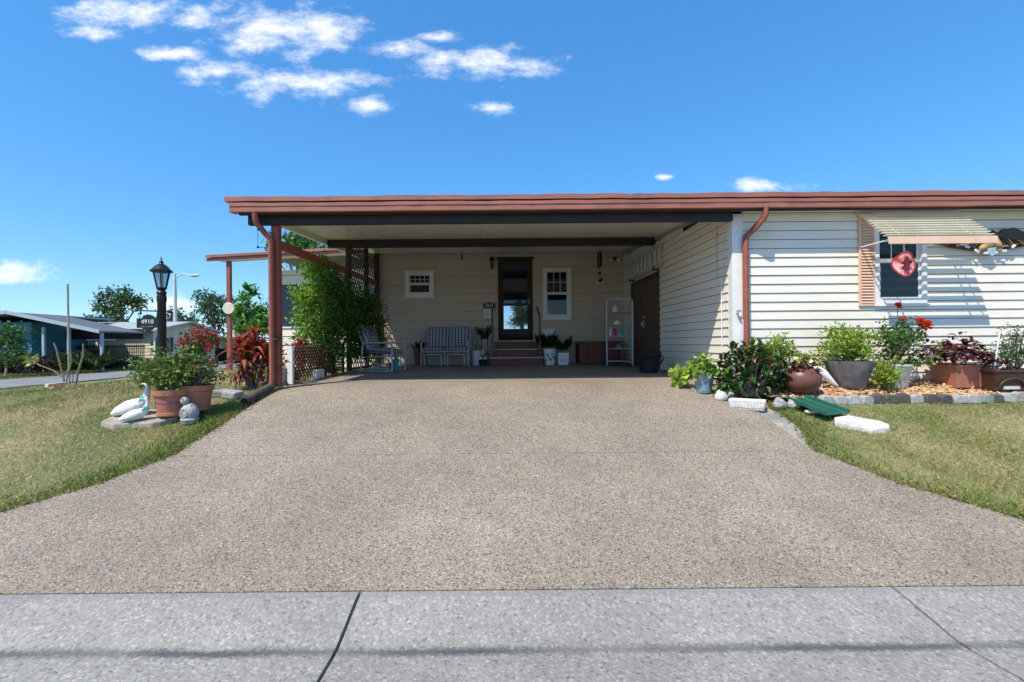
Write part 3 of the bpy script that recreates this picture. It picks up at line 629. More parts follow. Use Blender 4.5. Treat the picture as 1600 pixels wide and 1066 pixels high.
# ---- small things on walls and ceiling
def lantern_wall():
    c = Vector((-.09, DR-.10, 2.82)); t_ = thing('wall_lantern', 'small black wall lantern left of front door', 'lantern', c)
    M().bx(c.x-.04,c.x+.04,DR-.035,DR-.015,c.z-.06,c.z+.12).build('back_plate', BLACKM, t_)
    M().lathe([(.02,.20),(.085,.12),(.085,.10),(.04,.09)], c, 8).build('roof', BLACKM, t_)
    M().lathe([(.035,-.06),(.065,.09)], c, 8).build('glass', LAMPG, t_)
    M().lathe([(.004,-.16),(.03,-.10),(.042,-.055),(.02,-.05)], c, 10).tube([(c.x,c.y,c.z+.12),(c.x,DR-.03,c.z+.06)], .01).build('bracket', BLACKM, t_)
lantern_wall()
def chimes(p, label, L, n, r):
    t_ = thing('wind_chime', label, 'wind chime', p)
    M().tube([p, p+Vector((0,0,-.12))], .004).build('cord', BLACKM, t_); M().lathe([(r*1.15,-.14),(r*1.15,-.12)], p, 16).build('disc', BLACKM, t_)
    for k in range(n):
        a = 2*math.pi*k/n; q = p+Vector((r*math.cos(a), r*math.sin(a), -.15)); M().tube([q, q+Vector((0,0,-L*(.75+.25*((k*3)%n)/n)))], .016).build('tube', BLACKM, t_)
    M().tube([p+Vector((0,0,-.14)), p+Vector((0,0,-.2-L))], .003).bx(p.x-.035,p.x+.035,p.y-.003,p.y+.003,p.z-.28-L,p.z-.2-L).build('wind_sail', BLACKM, t_)
p_ = at(938, 396, 11.6); chimes(Vector((p_.x, 11.6, zc(11.6)-.0)), 'dark metal wind chime hanging near rear ceiling corner', .42, 5, .05)
p_ = at(723, 398, 11.8); t_ = thing('hanging_ornament', 'small brown ornament hanging from ceiling left of front door', 'ornament', (p_.x, 11.8, zc(11.8)))
M().tube([(p_.x,11.8,zc(11.8)),(p_.x,11.8,zc(11.8)-.1)], .004).build('cord', BLACKM, t_); M().ell((p_.x,11.8,zc(11.8)-.18),(.03,.03,.085)).build('body', DOORB, t_, smooth=True)
fl = at(962, 406, 12.3); t_ = thing('flood_light', 'twin headed flood light in rear corner of carport', 'light', (fl.x, DR, fl.z))
M().lathe([(.05,-.02),(.05,.02)], (fl.x+.06, DR-.06, fl.z+.05), 12).bx(fl.x-.0,fl.x+.12,DR-.06,DR-.016,fl.z+.0,fl.z+.1).build('base', BLACKM, t_)
for dx in (-.12, .09):
    M().tube([(fl.x+dx+.03,DR-.07,fl.z+.04),(fl.x+dx,DR-.17,fl.z)], [.04,.062], 12).build('lamp_head', BLACKM, t_); M().ell((fl.x+dx-.002,DR-.172,fl.z-.002),(.055,.03,.055)).build('bulb', PLASTW, t_, smooth=True)
sn = at(940, 441, 12.3); t_ = thing('bird_plaque', 'small white shelf plaque with dark bird on rear wall', 'plaque', (sn.x, DR, sn.z))
M().bx(sn.x-.11,sn.x+.11,DR-.05,DR-.016,sn.z-.03,sn.z+.035).build('plate', PLASTW, t_, bevel=.004); M().ell((sn.x-.01,DR-.08,sn.z+.05),(.05,.035,.045)).ell((sn.x+.03,DR-.09,sn.z+.10),(.025,.02,.025)).build('bird', BLACKM, t_, smooth=True)
# mailbox with number plate
c = at(765, 484, 12.3); t_ = thing('mailbox', 'white wall mailbox under black scrolled number plate beside front door', 'mailbox', (c.x, DR, c.z))
M().bx(c.x-.16,c.x+.13,DR-.12,DR-.018,c.z-.26,c.z+.02).build('box', PLASTW, t_, bevel=.012)
M().tube([(c.x-.08,DR-.124,c.z-.02),(c.x-.08,DR-.128,c.z-.15),(c.x-.02,DR-.128,c.z-.18),(c.x+.04,DR-.128,c.z-.15),(c.x+.04,DR-.124,c.z-.02)], .012).build('emblem', FRAMEM, t_)
pl = [(-.17,.055),(.17,.055),(.17,.17),(.10,.17),(.05,.20),(0,.215),(-.05,.20),(-.10,.17),(-.17,.17)]
pt = M().prism([(c.x+a, c.z+b) for a,b in pl], DR-.05, DR-.03, 'y').build('number_plate', BLACKM, t_)
M().lathe([(.005,.0),(.018,.02),(.005,.05)], (c.x-.15,DR-.04,c.z+.17), 8).lathe([(.005,.0),(.018,.02),(.005,.05)], (c.x+.15,DR-.04,c.z+.17), 8).build('finial', BLACKM, t_)
def text(body, size, loc, material, parent, name='lettering', bold=.0, rot=(R(90),0,0), ext=.002):
    cu = bpy.data.curves.new(name, 'FONT'); cu.body = body; cu.size = size; cu.extrude = ext; cu.offset = bold; cu.align_x = 'CENTER'; cu.align_y = 'CENTER'; cu.space_character = 1.08
    tmp = bpy.data.objects.new('tmp', cu); COL.objects.link(tmp); dg = bpy.context.evaluated_depsgraph_get(); dg.update()
    me = bpy.data.meshes.new_from_object(tmp.evaluated_get(dg)); bpy.data.objects.remove(tmp)
    me.materials.clear(); me.materials.append(material); o = bpy.data.objects.new(name, me); COL.objects.link(o); o.parent = parent
    o.location = Vector(loc)-wloc(parent); o.rotation_euler = rot; return o
text('4910', .105, (c.x, DR-.053, c.z+.115), FRAMEM, pt, bold=.004)
# ladder hung above the shed door
ly0, ly1, lz0, lz1, lx = 9.35, 11.85, 2.24, 2.64, XW-.10
la = thing('aluminium_ladder', 'aluminium ladder hung sideways on wing wall above brown double door', 'ladder', (lx, 10.6, lz0))
for z in (lz0, lz1): M().bx(lx-.015, lx+.015, ly0, ly1, z-.04, z+.04).build('rail', ALU, la, bevel=.003)
rm = M().tube([(0,0,lz0+.04),(0,0,lz1-.04)], .022, 10).mesh('rung', ALU, True)
for k in range(9): rep(rm, 'rung', la, Matrix.Translation((lx, ly0+.1+k*(ly1-ly0-.2)/8, 0)))
for y in (9.7, 11.4): tag(M().bar((XW-.015,y,lz0-.06),(lx-.05,y,lz0-.06),.03,.03).bar((lx-.04,y,lz0-.075),(lx-.04,y,lz0+.0),.02,.03).build('ladder_hook', BLACKM), 'black hook under the sideways ladder, '+('end nearer the driveway' if y < 10 else 'end nearer the rear wall'), 'hook')
# pull cord and pipe at wing wall
M().tube([(3.28,6.62,2.384),(3.28,6.62,1.55)], .003).ell((3.28,6.62,2.2),(.012,.012,.012)).build('pull_cord', BLACKM, car)
tag(M().tube([(-3.36,6.5,2.5),(-3.36,6.46,2.3)], .003).ell((-3.42,6.46,2.28),(.012,.012,.016)).tube([(-3.42,6.46,2.5),(-3.42,6.46,2.02)], .0035).ell((-3.42,6.46,2.03),(.016,.016,.02)).build('hanging_chain', BLACKM), 'thin dark chain hanging below left end of gutter', 'chain')
tag(M().tube([(XW-.03,7.0,1.6),(XW-.03,7.0,.1)], .008).build('conduit', WHITE), 'thin white conduit on wing wall near the corner', 'conduit')
q = thing('hose_tap', 'small wall tap on white corner board beside downspout', 'tap', (XW+.05, DF-.03, 1.02))
M().tube([(XW+.05,DF-.022,1.04),(XW+.05,DF-.10,1.02),(XW+.05,DF-.12,.98)], .014).build('spout', ALU, q); M().lathe([(.035,0),(.035,.012)], (XW+.05,DF-.08,1.055), 10).build('handle', BLACKM, q)
tag(M().obx((XW+.10,DF-.06,.75),(.05,.02,.38),(0,.08,0)).build('hanging_towel', PLASTW), 'white rag hanging under tap by the downspout', 'rag')
# awning over the right window
aw = thing('window_awning', 'cream slatted metal awning over the front window', 'awning', (6.15, DF, 2.5))
top = Vector((0, DF-.03, 2.53)); bot = Vector((0, 6.17, 2.03)); x0, x1 = 5.40, 6.90
sm = M().prism([(-.026,.004),(.022,-.002),(.024,-.012),(.018,-.010),(-.026,-.003)], 0, x1-x0, 'x').mesh('slat', CREAM)
for k in range(11):
    q = top.lerp(bot, (k+.2)/11); rep(sm, 'slat', aw, Matrix.Translation((x0, q.y, q.z)))
M().prism([(6.165,2.035),(6.15,2.03),(6.135,1.93),(6.147,1.925)], x0, x1, 'x').build('front_valance', PEACH, aw)
for x in (x0+.25, x1-.25): M().bar((x,top.y,top.z-.03),(x,bot.y+.01,bot.z-.02),.02,.012).build('rafter', CREAM, aw)
for x in (x0+.05, x1-.05): M().bar((x,DF-.016,2.0),(x,6.17,2.0),.014,.014).build('arm', WHITE, aw)
# spinner
c = Vector((5.665, 6.20, 1.66)); spn = thing('wind_spinner', 'red and white round wind spinner hanging from awning', 'spinner', c)
def wavy(t, z): return 1+.05*math.cos(4*t+.4)
m, t, p = newmat('spinner_print'); tcn = node(t, 'ShaderNodeTexCoord'); nn = noise(t, 7, 4, vec=tcn.outputs['Object'])
t.links.new(ramp(t, nn, [(0.36, (0.50,0.04,0.05)), (0.46, (0.72,0.22,0.18)), (0.56, (0.80,0.52,0.50)), (0.68, (0.62,0.12,0.14))]), p.inputs['Base Color']); p.inputs['Roughness'].default_value = .3
SPIN = m
def disc(r0, r1, y, n=40):
    q = M(); vs = []
    for k in range(n):
        a = 2*math.pi*k/n; w_ = wavy(a, 0)
        for r in (r0, r1): vs.append((c.x+r*w_*math.cos(a), c.y+y+.02*math.cos(2*a)*r/.16, c.z+r*w_*math.sin(a)*1.02))
        for r in (r1, r0): vs.append((c.x+r*w_*math.cos(a), c.y+y+.006+.02*math.cos(2*a)*r/.16, c.z+r*w_*math.sin(a)*1.02))
    return q.add(vs, [(k*4+j, k*4+(j+1)%4, ((k+1)%n)*4+(j+1)%4, ((k+1)%n)*4+j) for k in range(n) for j in range(4)])
disc(.004,.158,0).build('disc', SPIN, spn); disc(.146,.165,-.005).build('rim', REDP, spn)
cr = [(.03,.10),(.045,.03),(.075,.05),(.085,.02),(.04,-.02),(.035,-.07),(.05,-.10),(0,-.12),(-.05,-.10),(-.035,-.06),(-.04,-.02),(-.085,0),(-.08,.03),(-.045,.03),(-.03,.10),(0,.12)]
M().prism([(c.x+a*.85, c.z+b*.85) for a,b in cr], c.y-.040, c.y-.028, 'y').build('flower', mat('dark_red', (.22,.008,.012), .4), spn)
M().prism([(c.x+.05+.035*math.cos(k), c.z+.03+.014*math.sin(k)) for k in range(6)], c.y-.045, c.y-.041).build('petal', BLACKP, spn); M().prism([(c.x-.055+.03*math.cos(k), c.z+.012*math.sin(k)) for k in range(6)], c.y-.045, c.y-.041).build('petal', BLACKP, spn)
M().tube([(c.x,c.y,c.z+.16),(c.x+.004,c.y,c.z+.21),(c.x-.006,c.y-.0,c.z+.25),(c.x,c.y-.02,c.z+.30)], .004).build('hook', ALU, spn)
# carved eagle on the wall
c = Vector((7.33, DF-.05, 2.03)); eg = thing('wall_eagle', 'carved brown and gilt spread eagle plaque on siding right of awning', 'eagle', c)
for s in (-1, 1):
    out = [(0,-.03),(.06,.08),(.16,.17),(.30,.19),(.44,.13),(.58,.04),(.64,.0),(.54,-.02),(.42,-.06),(.28,-.08),(.14,-.10),(.04,-.10)]
    dy = .0 if s > 0 else .0
    w = M().prism([(c.x+.06*s+s*a*1.1, c.z+.02+b*1.15) for a,b in out], c.y-.03, c.y+.03, 'y').build('wing', EAGLEB, eg, bevel=.01)
    for k in range(9):
        f = k/8; a0 = Vector((c.x+s*(.12+.40*f), c.y-.034, c.z+.10*(1-f*.7))); a1 = Vector((c.x+s*(.16+.50*f), c.y-.036, c.z-.08+.05*f))
        M().tube([a0, (a0+a1)/2+Vector((0,-.012,0)), a1], [.012,.02,.006], 8, .5).build('feather', GOLD if k%3 == 0 and s > 0 else EAGLEB, w, smooth=True)
M().ell((c.x,c.y-.03,c.z+.02),(.085,.06,.11), rot=(0,.4,0)).build('body', GOLD, eg, smooth=True)
M().ell((c.x+.02,c.y-.05,c.z+.15),(.04,.035,.05)).tube([(c.x+.03,c.y-.07,c.z+.15),(c.x+.055,c.y-.09,c.z+.14),(c.x+.06,c.y-.095,c.z+.12)], [.02,.014,.003]).build('head', EAGLEB, eg, smooth=True)
for dx, dz in ((-.11,-.06),(.11,-.02)): M().ell((c.x+dx,c.y-.05,c.z+dz),(.06,.04,.045), rot=(0,.5*dx/abs(dx),0)).build('thigh', GOLD, eg, smooth=True)
M().prism([(c.x-.05,c.z-.08),(c.x+.07,c.z-.06),(c.x+.06,c.z-.16),(c.x+.0,c.z-.20),(c.x-.05,c.z-.15)], c.y-.07, c.y-.03, 'y').build('shield', mat('pale_blue_paint', (.38,.48,.58), .5), eg, bevel=.006)
for k in range(11):
    f = (k-5)/5; q = Vector((c.x+.34*f, c.y-.05, c.z-.13+.10*f*f+.02*((k%2)*2-1)))
    M().obx(q, (.07,.02,.035), (0,-.6*f+.3*(k%3-1),0)).build('ribbon_fold', (PLASTW, NAVY, PLASTW, GOLD)[k%4], eg, bevel=.006)
M().tube([(c.x+.12,c.y-.04,c.z-.06),(c.x+.6,c.y-.03,c.z+.02)], [.014,.008]).build('arrow', GOLD, eg)

# ================================================================== CARPORT FURNITURE
def fz_(y): return zdrive(y)+.001
def cushion(w, d, h, c, rot=(0,0,0)):
    q = M(); m_ = Matrix.Translation(c) @ Euler(rot).to_matrix().to_4x4(); vs = []; nx, ny = 10, 8
    for top_ in (1,-1):
        for j in range(ny+1):
            for i in range(nx+1):
                a, b = i/nx*2-1, j/ny*2-1; e = max(abs(a), abs(b)); bul = (1-a**6)*(1-b**6)
                vs.append(m_ @ Vector((a*w/2, b*d/2, top_*h/2*max(.12, bul**.5))))
    k = (nx+1)*(ny+1); fs = []
    for j in range(ny):
        for i in range(nx):
            a = j*(nx+1)+i; fs += [(a,a+1,a+nx+2,a+nx+1), (k+a,k+a+nx+1,k+a+nx+2,k+a+1)]
    rim = [i for i in range(nx+1)]+[j*(nx+1)+nx for j in range(1,ny+1)]+[ny*(nx+1)+i for i in range(nx-1,-1,-1)]+[j*(nx+1) for j in range(ny-1,0,-1)]
    fs += [(rim[i], k+rim[i], k+rim[(i+1)%len(rim)], rim[(i+1)%len(rim)]) for i in range(len(rim))]
    return q.add(vs, fs)
def glider(loc, rz, W_, seats, label):
    """glider seat facing local -y: sled frame, arms, hung seat frame, cushions"""
    t_ = thing('glider_bench' if seats > 1 else 'glider_chair', label, 'bench' if seats > 1 else 'chair', loc, rz)
    B = lambda: M()
    for s in (-1,1):
        x = s*W_/2
        B().tube([(x,-.36,.03),(x,-.36,.60),(x,-.34,.62),(x,.25,.62),(x,.31,.64),(x,.42,.93),(x,.43,.95)], .019, 8).build('arm_frame', FRAMEM, t_, True, local=True)
        B().tube([(x,.36,.03),(x,.30,.62)], .019, 8).build('leg', FRAMEM, t_, True, local=True)
        B().tube([(x,-.38,.025),(x,.38,.025)], .019, 8).build('runner', FRAMEM, t_, True, local=True)
        B().tube([(x*.93,-.27,.08),(x*.93,-.27,.33),(x*.93,.22,.33),(x*.93,.22,.08),(x*.93,-.27,.08)], .014, 8).build('glide_frame', FRAMEM, t_, True, local=True)
    B().tube([(-W_/2,.43,.95),(W_/2,.43,.95)], .018).build('back_rail', FRAMEM, t_, True, local=True)
    B().tube([(-W_/2,-.36,.37),(W_/2,-.36,.37)], .018).build('front_rail', FRAMEM, t_, True, local=True)
    B().tube([(-W_/2,.36,.025),(W_/2,.36,.025)], .018).build('rear_rail', FRAMEM, t_, True, local=True)
    if seats > 1:
        B().tube([(0,-.36,.37),(0,-.36,.03)], .018).build('leg', FRAMEM, t_, True, local=True)
        for s in (-1,1):
            B().tube([(s*W_*.42,-.44,.02),(s*W_*.42,-.44,.28),(s*W_*.40,-.44,.30),(s*W_*.09,-.44,.30),(s*W_*.07,-.44,.28),(s*W_*.07,-.44,.02)], .017).build('stretcher_frame', FRAMEM, t_, True, local=True)
    w1 = W_/seats-.04
    for k in range(seats):
        x = -W_/2+(k+.5)*W_/seats
        cushion(w1+.02, .62, .13, (x,-.05,.44), (R(4),0,0)).build('seat_cushion', PLAID, t_, True, local=True)
        cushion(w1+.02, .56, .14, (x,.31,.75), (R(72),0,0)).build('back_cushion', PLAID, t_, True, local=True)
    return t_
glider((-2.45, 9.72, fz_(9.7)), R(78), .66, 1, 'single glider chair with plaid cushions beside dark hedge')
glider((-1.27, 11.55, fz_(11.5)), R(-2), 1.18, 2, 'two seat glider bench with plaid cushions against rear wall')
def bucket(name, label, c, r0, r1, h, m_, cat='bucket', lid=None, square=False, marks=None):
    t_ = thing(name, label, cat, c); seg = 4 if square else 28
    q = M().lathe([(r0,0),(r1,h),(r1*1.06,h),(r1*1.06,h+.02),(r1*.93,h+.02),(r1*.9,h-.03)], c, seg)
    b = q.build('body', m_, t_, smooth=not square)
    if square: b.rotation_euler = (0,0,R(45))
    return t_
c = Vector(at(745,570,11.6)); c.z = fz_(11.6); t_ = bucket('bucket', 'plain white bucket left of entry steps', c, .10, .125, .36, PLASTW)
for z in (.1,.2,.3): M().lathe([(.108+z*.07,z),(.113+z*.07,z+.006),(.108+z*.07,z+.012)], c, 28).build('hoop', PLASTW, t_, smooth=True)
c2_ = c+Vector((.02,.05,.381)); t_ = thing('plastic_jug', 'clear plastic jug standing on white bucket', 'jug', c2_); M().lathe([(.07,0),(.075,.04),(.075,.14),(.03,.22),(.02,.25),(.02,.27)], c2_, 14).build('body', LAMPG, t_, smooth=True)
c = Vector(at(859,570,11.55)); c.z = fz_(11.55); t_ = bucket('flower_bucket', 'white bucket with blue marks and red rim right of steps', c, .125, .165, .40, PLASTW)
for k in range(7):
    a = -1.57+(k-3)*.28; q = c+Vector((.151*math.cos(a), .151*math.sin(a), .12+.2*((k*37)%10)/10)); M().obx(q, (.045,.012,.03+.02*(k%2)), (0,.7*(k%3-1),a+1.57)).build('painted_mark', NAVY, t_)
M().lathe([(.13,.42),(.14,.44),(.12,.46),(.06,.465)], c, 20).build('red_rim', REDP, t_, smooth=True)
c = Vector(at(879,569,11.6)); c.z = fz_(11.6); w_ = .14
t_ = thing('square_planter', 'square white planter pot with grey wave mark beside marked bucket', 'pot', c)
M().add([(c.x-w_*.92,c.y-w_*.92,c.z),(c.x+w_*.92,c.y-w_*.92,c.z),(c.x+w_*.92,c.y+w_*.92,c.z),(c.x-w_*.92,c.y+w_*.92,c.z),(c.x-w_,c.y-w_,c.z+.31),(c.x+w_,c.y-w_,c.z+.31),(c.x+w_,c.y+w_,c.z+.31),(c.x-w_,c.y+w_,c.z+.31)],[(0,3,2,1),(4,5,6,7),(0,1,5,4),(1,2,6,5),(2,3,7,6),(3,0,4,7)]).build('body', PLASTW, t_, bevel=.008)
M().tube([(c.x-.09,c.y-.139,c.z+.14),(c.x-.03,c.y-.139,c.z+.10),(c.x+.03,c.y-.139,c.z+.12),(c.x+.09,c.y-.139,c.z+.15)], .008).build('wave_mark', FRAMEM, t_)
def bladeplant(name, label, c, n, L, wd, cols, spread=.12, cat='plant', lift=.9):
    t_ = thing(name, label, cat, c); a = rng.random(n)*6.283; r_ = rng.random(n)*spread
    P = np.stack([c[0]+r_*np.cos(a), c[1]+r_*np.sin(a), c[2]+rng.random(n)*.12], -1); A = np.stack([np.cos(a), np.sin(a), lift+rng.random(n)*.9], -1)
    o = leafcloud('leaves', P, A, L*(.6+.5*rng.random(n)), wd, LONG, tints(n, cols), t_); tag(o, kind='stuff'); return t_
DG = [(.02,.05,.018),(.03,.07,.02),(.015,.035,.014)]
bladeplant('potted_plant', 'dark leafy plant growing behind marked bucket by steps', (1.33,11.75,.45), 70, .42, .16, DG)
bladeplant('potted_plant', 'dark leafy plant growing over square white planter', (1.74,11.6,.40), 60, .38, .16, DG)
o = tag(M().obx((1.46,12.36,.92),(.36,.02,.20),(-.1,0,0)).build('white_board', PLASTW, bevel=.006), 'small white board leaning on rear wall behind dark plants', 'board')
# plant stand and gnome on the left of the steps
c = Vector((-.30,11.75,fz_(11.75))); t_ = thing('plant_stand', 'black wire plant stand between bucket and entry steps', 'stand', c)
for k in range(4):
    a = k*1.571+.785; M().tube([c+Vector((.14*math.cos(a),.14*math.sin(a),0)), c+Vector((.10*math.cos(a),.10*math.sin(a),.72))], .008).build('leg', BLACKM, t_)
for z in (.3,.7):
    M().tube([c+Vector((.12*math.cos(a*.314),.12*math.sin(a*.314),z)) for a in range(21)], .008).build('ring', BLACKM, t_)
bladeplant('potted_plant', 'dark spiky plant on top of black plant stand', (-.30,11.75,.78), 45, .30, .12, DG+[(.12,.05,.02)])
tag(M().lathe([(.09,.02),(.12,.16),(.125,.17),(.11,.17)], (-.30,11.75,.72), 16).build('plant_pot', BLACKP, smooth=True), 'small black pot on black plant stand', 'pot')
c = Vector((-.33,11.3,fz_(11.3))); g_ = thing('garden_gnome', 'little gnome figure with pointed yellow hat on dark pot', 'gnome', c+Vector((0,0,.16)))
tag(M().lathe([(.09,0),(.115,.15),(.12,.16),(.10,.16)], c, 18).build('plant_pot', BLACKP, smooth=True), 'small black pot on floor under the gnome', 'pot')
M().lathe([(.045,.16),(.06,.21),(.05,.27),(.03,.30)], c, 14).build('body', GREENP, g_, smooth=True); M().lathe([(.055,.29),(.05,.31),(.025,.38),(.004,.44)], c, 14).build('hat', YEL, g_, smooth=True)
for s in (-1,1): M().ell(c+Vector((.055*s,-.06,.20)),(.038,.036,.038)).build('shoe', PLASTW, g_, smooth=True)
# brown storage bench along rear wall, rack, hose
t_ = thing('storage_bench', 'low dark brown wooden storage bench along rear wall', 'bench', (2.75,12.1,.06))
for k in range(5): M().bx(2.2+k*.222,2.2+k*.222+.216,11.86,11.90,.08,.62).build('front_plank', BRICK, t_, bevel=.004)
M().bx(2.2,3.31,11.9,12.38,.08,.60).build('box', DARKW, t_); M().bx(2.17,3.34,11.83,12.39,.621,.655).build('lid', BRICK, t_, bevel=.006)
c = Vector((3.02, 10.95, fz_(10.95))); rk = thing('wheeled_rack', 'tall silver tube rack on casters standing by brown double door', 'rack', c, R(-14))
rw, rd, rh = .30, .24, 1.62
for s in (-1,1):
    M().tube([(-rw,s*rd,.12),(-rw,s*rd,rh-.06),(-rw+.05,s*rd,rh),(rw-.05,s*rd,rh),(rw,s*rd,rh-.06),(rw,s*rd,.12),(-rw,s*rd,.12)], .017, 8).build('end_frame', ALU, rk, True, local=True)
    for e in (-1,1):
        M().tube([(e*rw,-rd,.14 if s<0 else rh-.08),(e*rw,rd,.14 if s<0 else rh-.08)], .012).build('cross_bar', ALU, rk, True, local=True)
        M().tube([(e*rw-.012,s*rd,.045),(e*rw+.012,s*rd,.045)], .045, 12).bx(e*rw-.02,e*rw+.02,s*rd-.015,s*rd+.015,.05,.12).build('caster', FRAMEM, rk, local=True)
for z in (.14,.42,.72,1.0,1.30): M().bx(-rw+.02,rw-.02,-rd+.015,rd-.015,z-.008,z+.008).build('shelf', BLACKM if z < .2 else FRAMEM, rk, local=True)
Rk = Matrix.Translation(c) @ Matrix.Rotation(R(-14),4,'Z')
for dx, dy, z, h, r_, m_, lab in ((-.12,-.1,.729,.20,.05,REDP,'red bottle on middle shelf of silver rack'),(.02,-.12,.729,.16,.05,TEAL,'teal bottle on middle shelf of silver rack'),(-.2,.0,.729,.22,.045,PLASTW,'white bottle on middle shelf of silver rack'),
                             (-.05,-.05,1.009,.10,.09,CREAM,'cream tub on upper middle shelf of silver rack'),(-.1,0,1.309,.18,.07,PLASTW,'white jar on top shelf of silver rack'),(0,0,.429,.12,.10,GREYPOT,'grey tin on lower shelf of silver rack')):
    q = Rk @ Vector((dx,dy,z)); tag(M().lathe([(r_,0),(r_,h*.7),(r_*.4,h*.85),(r_*.4,h)], q, 14).build('bottle' if 'bottle' in lab else ('tub' if 'tub' in lab else ('jar' if 'jar' in lab else 'tin')), m_, smooth=True), lab, lab.split()[1])
c = Vector((2.98, 8.75, fz_(8.75))); t_ = thing('hose_pot', 'black tub with dark coiled hose beside wing wall', 'hose', c)
M().lathe([(.16,0),(.21,.20),(.215,.22),(.19,.22),(.18,.16)], c, 20).build('tub', BLACKP, t_, smooth=True)
for k in range(5):
    a0 = k*.7; r_ = .16+.02*(k%3); M().tube([c+Vector((r_*math.cos(j*.33+a0)*1.2, r_*math.sin(j*.33)*.8, .20+.04*k+.09*math.sin(j*.33+a0))) for j in range(19)], .014, 7).build('hose_coil', BLACKP, t_, smooth=True)
# things behind the glider chair
c = Vector((-2.32,10.35,fz_(10.3))); tag(M().lathe([(.07,0),(.075,.2),(.03,.26),(.03,.30)], c, 16).build('bottle', TEAL, smooth=True), 'teal bottle on floor behind glider chair', 'bottle')
for x, y, m_, lab in ((-2.75,10.4,PLASTW,'small white pot on floor behind glider chair, farther left'),(-2.5,10.5,BRICK,'small red pot on floor behind glider chair')):
    tag(M().lathe([(.05,0),(.07,.13),(.075,.14),(.06,.14)], (x,y,fz_(y)), 16).build('plant_pot', m_, smooth=True), lab, 'pot')
c = Vector((-2.02,11.9,fz_(11.9))); tag(M().lathe([(.13,0),(.18,.40),(.19,.42),(.17,.42),(.16,.36)], c, 20).build('plant_pot', BRICK, smooth=True), 'tall dark red pot between glider chair and glider bench', 'pot')
bladeplant('potted_plant', 'dark plant in tall red pot between the gliders', (c.x,c.y,.44), 40, .22, .2, DG+[(.3,.3,.4)])

# ================================================================== PLANTS
def ti_leaf(material, L, w, arch):
    q = M(); vs = []; n = 7
    for i in range(n+1):
        f = i/n; hw = w*math.sin(math.pi*min(1,(f*.93+.07)))**.8*.5+ .003; z = arch*(f*1.1-f*f*1.5)*L; y = f*L*(1-.12*f)
        vs += [(-hw,y,z+hw*.35),(0,y,z),(hw,y,z+hw*.35)]
    return q.add(vs, [(i*3+k,i*3+k+1,i*3+k+4,i*3+k+3) for i in range(n) for k in (0,1)]).mesh('leaf', material, True)
RED1 = bladeleaf('ti_red', (.42,.035,.03), (.20,.014,.02)); RED2 = bladeleaf('ti_orange', (.55,.20,.06), (.34,.09,.04)); RED3 = bladeleaf('ti_burgundy', (.10,.02,.02), (.055,.022,.016)); RED4 = bladeleaf('ti_pink', (.55,.09,.10), (.38,.04,.05))
TI = [ti_leaf(m_, 1, .19, a) for m_ in (RED1,RED1,RED2,RED3,RED4) for a in (.9,.45)]
def ti_plant(c, h, stems, per, L, label, spread=.22, down=0):
    t_ = thing('ti_plant', label, 'plant', c); c = Vector(c)
    for s in range(stems):
        a = s*2.4+.5; r_ = spread*math.sqrt((s+.3)/stems); hh = h*(1-.55*r_/max(spread,.01)*random.uniform(.6,1.1)); top_ = c+Vector((r_*math.cos(a), r_*math.sin(a), hh))
        M().tube([c+Vector((r_*.3*math.cos(a), r_*.3*math.sin(a), -.03)), top_], [.014,.01], 6).build('stem', PALEBARK, t_, True)
        for k in range(per):
            f = k/(per-1); az = k*2.399+s; el = R(80-112*f+random.uniform(-12,12)); l = L*random.uniform(.75,1.1)*(.7+.4*math.sin(math.pi*min(1,.25+.75*f)))
            d = Vector((math.cos(az)*math.cos(el), math.sin(az)*math.cos(el), math.sin(el))); side = d.cross(Vector((0,0,1))).normalized(); up = side.cross(d)
            me = TI[random.choice((0,0,1,2,4,5,8,9,4) if f < .55 else (4,5,4,6,7,1,5,0))]
            rep(me, 'leaf', t_, basis(top_-Vector((0,0,(hh-.12)*f*f)), side, d, up, (l,l,l)))
    return t_
ti_plant((-3.80,6.95,gz(-3.80,6.95)-.02), .80, 9, 26, .32, 'big red leaved ti plant left of brown front post', .26)
ti_plant((-3.60,8.10,-.02), .66, 4, 18, .32, 'smaller red ti plant above lattice fence in front of hedge', .20)
ti_plant((-3.75,7.45,-.02), .60, 4, 16, .30, 'brownish ti plant just behind brown front post', .16)

def hedge():
    t_ = thing('leafy_hedge', 'tall bright green climbing hedge on open left side of carport', 'hedge', (-3.45, 9.1, 0))
    P1, c1 = clumps((-3.42,9.0,1.38), (.55,1.0,1.02), 230, 64, .085, .45)
    P2, c2 = clumps((-3.0,10.15,1.0), (.42,.9,.98), 150, 56, .10, .4)
    P3, c3 = clumps((-3.5,9.0,.45), (.5,1.0,.45), 50, 45, .12, .4)
    P = np.concatenate([P1,P2,P3]); P = P[P[:,2] > .03]; n = len(P)
    TN = tints(n, [(.12,.27,.025),(.19,.37,.03),(.30,.46,.05),(.06,.16,.02)], [.35,.3,.2,.15]); shade_mix = sstep(-3.45,-3.05,P[:,0])*.75; TN = TN*(1-shade_mix[:,None])+tints(n, [(.025,.07,.014),(.04,.10,.018)])*shade_mix[:,None]  # hedge's own shade painted into the leaf tint, darker towards the carport
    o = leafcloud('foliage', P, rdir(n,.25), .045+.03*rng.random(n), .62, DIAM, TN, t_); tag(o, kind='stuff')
    for k in range(9):
        e = Vector(c1[k*7]); M().tube([(-3.4+random.uniform(-.1,.1), 8.9+random.uniform(-.4,.6), 0), (e.x*.5-1.72, e.y*.6+3.6, e.z*.55), e], [.02,.014,.006], 6).build('stem', BARK, t_, True)
hedge()
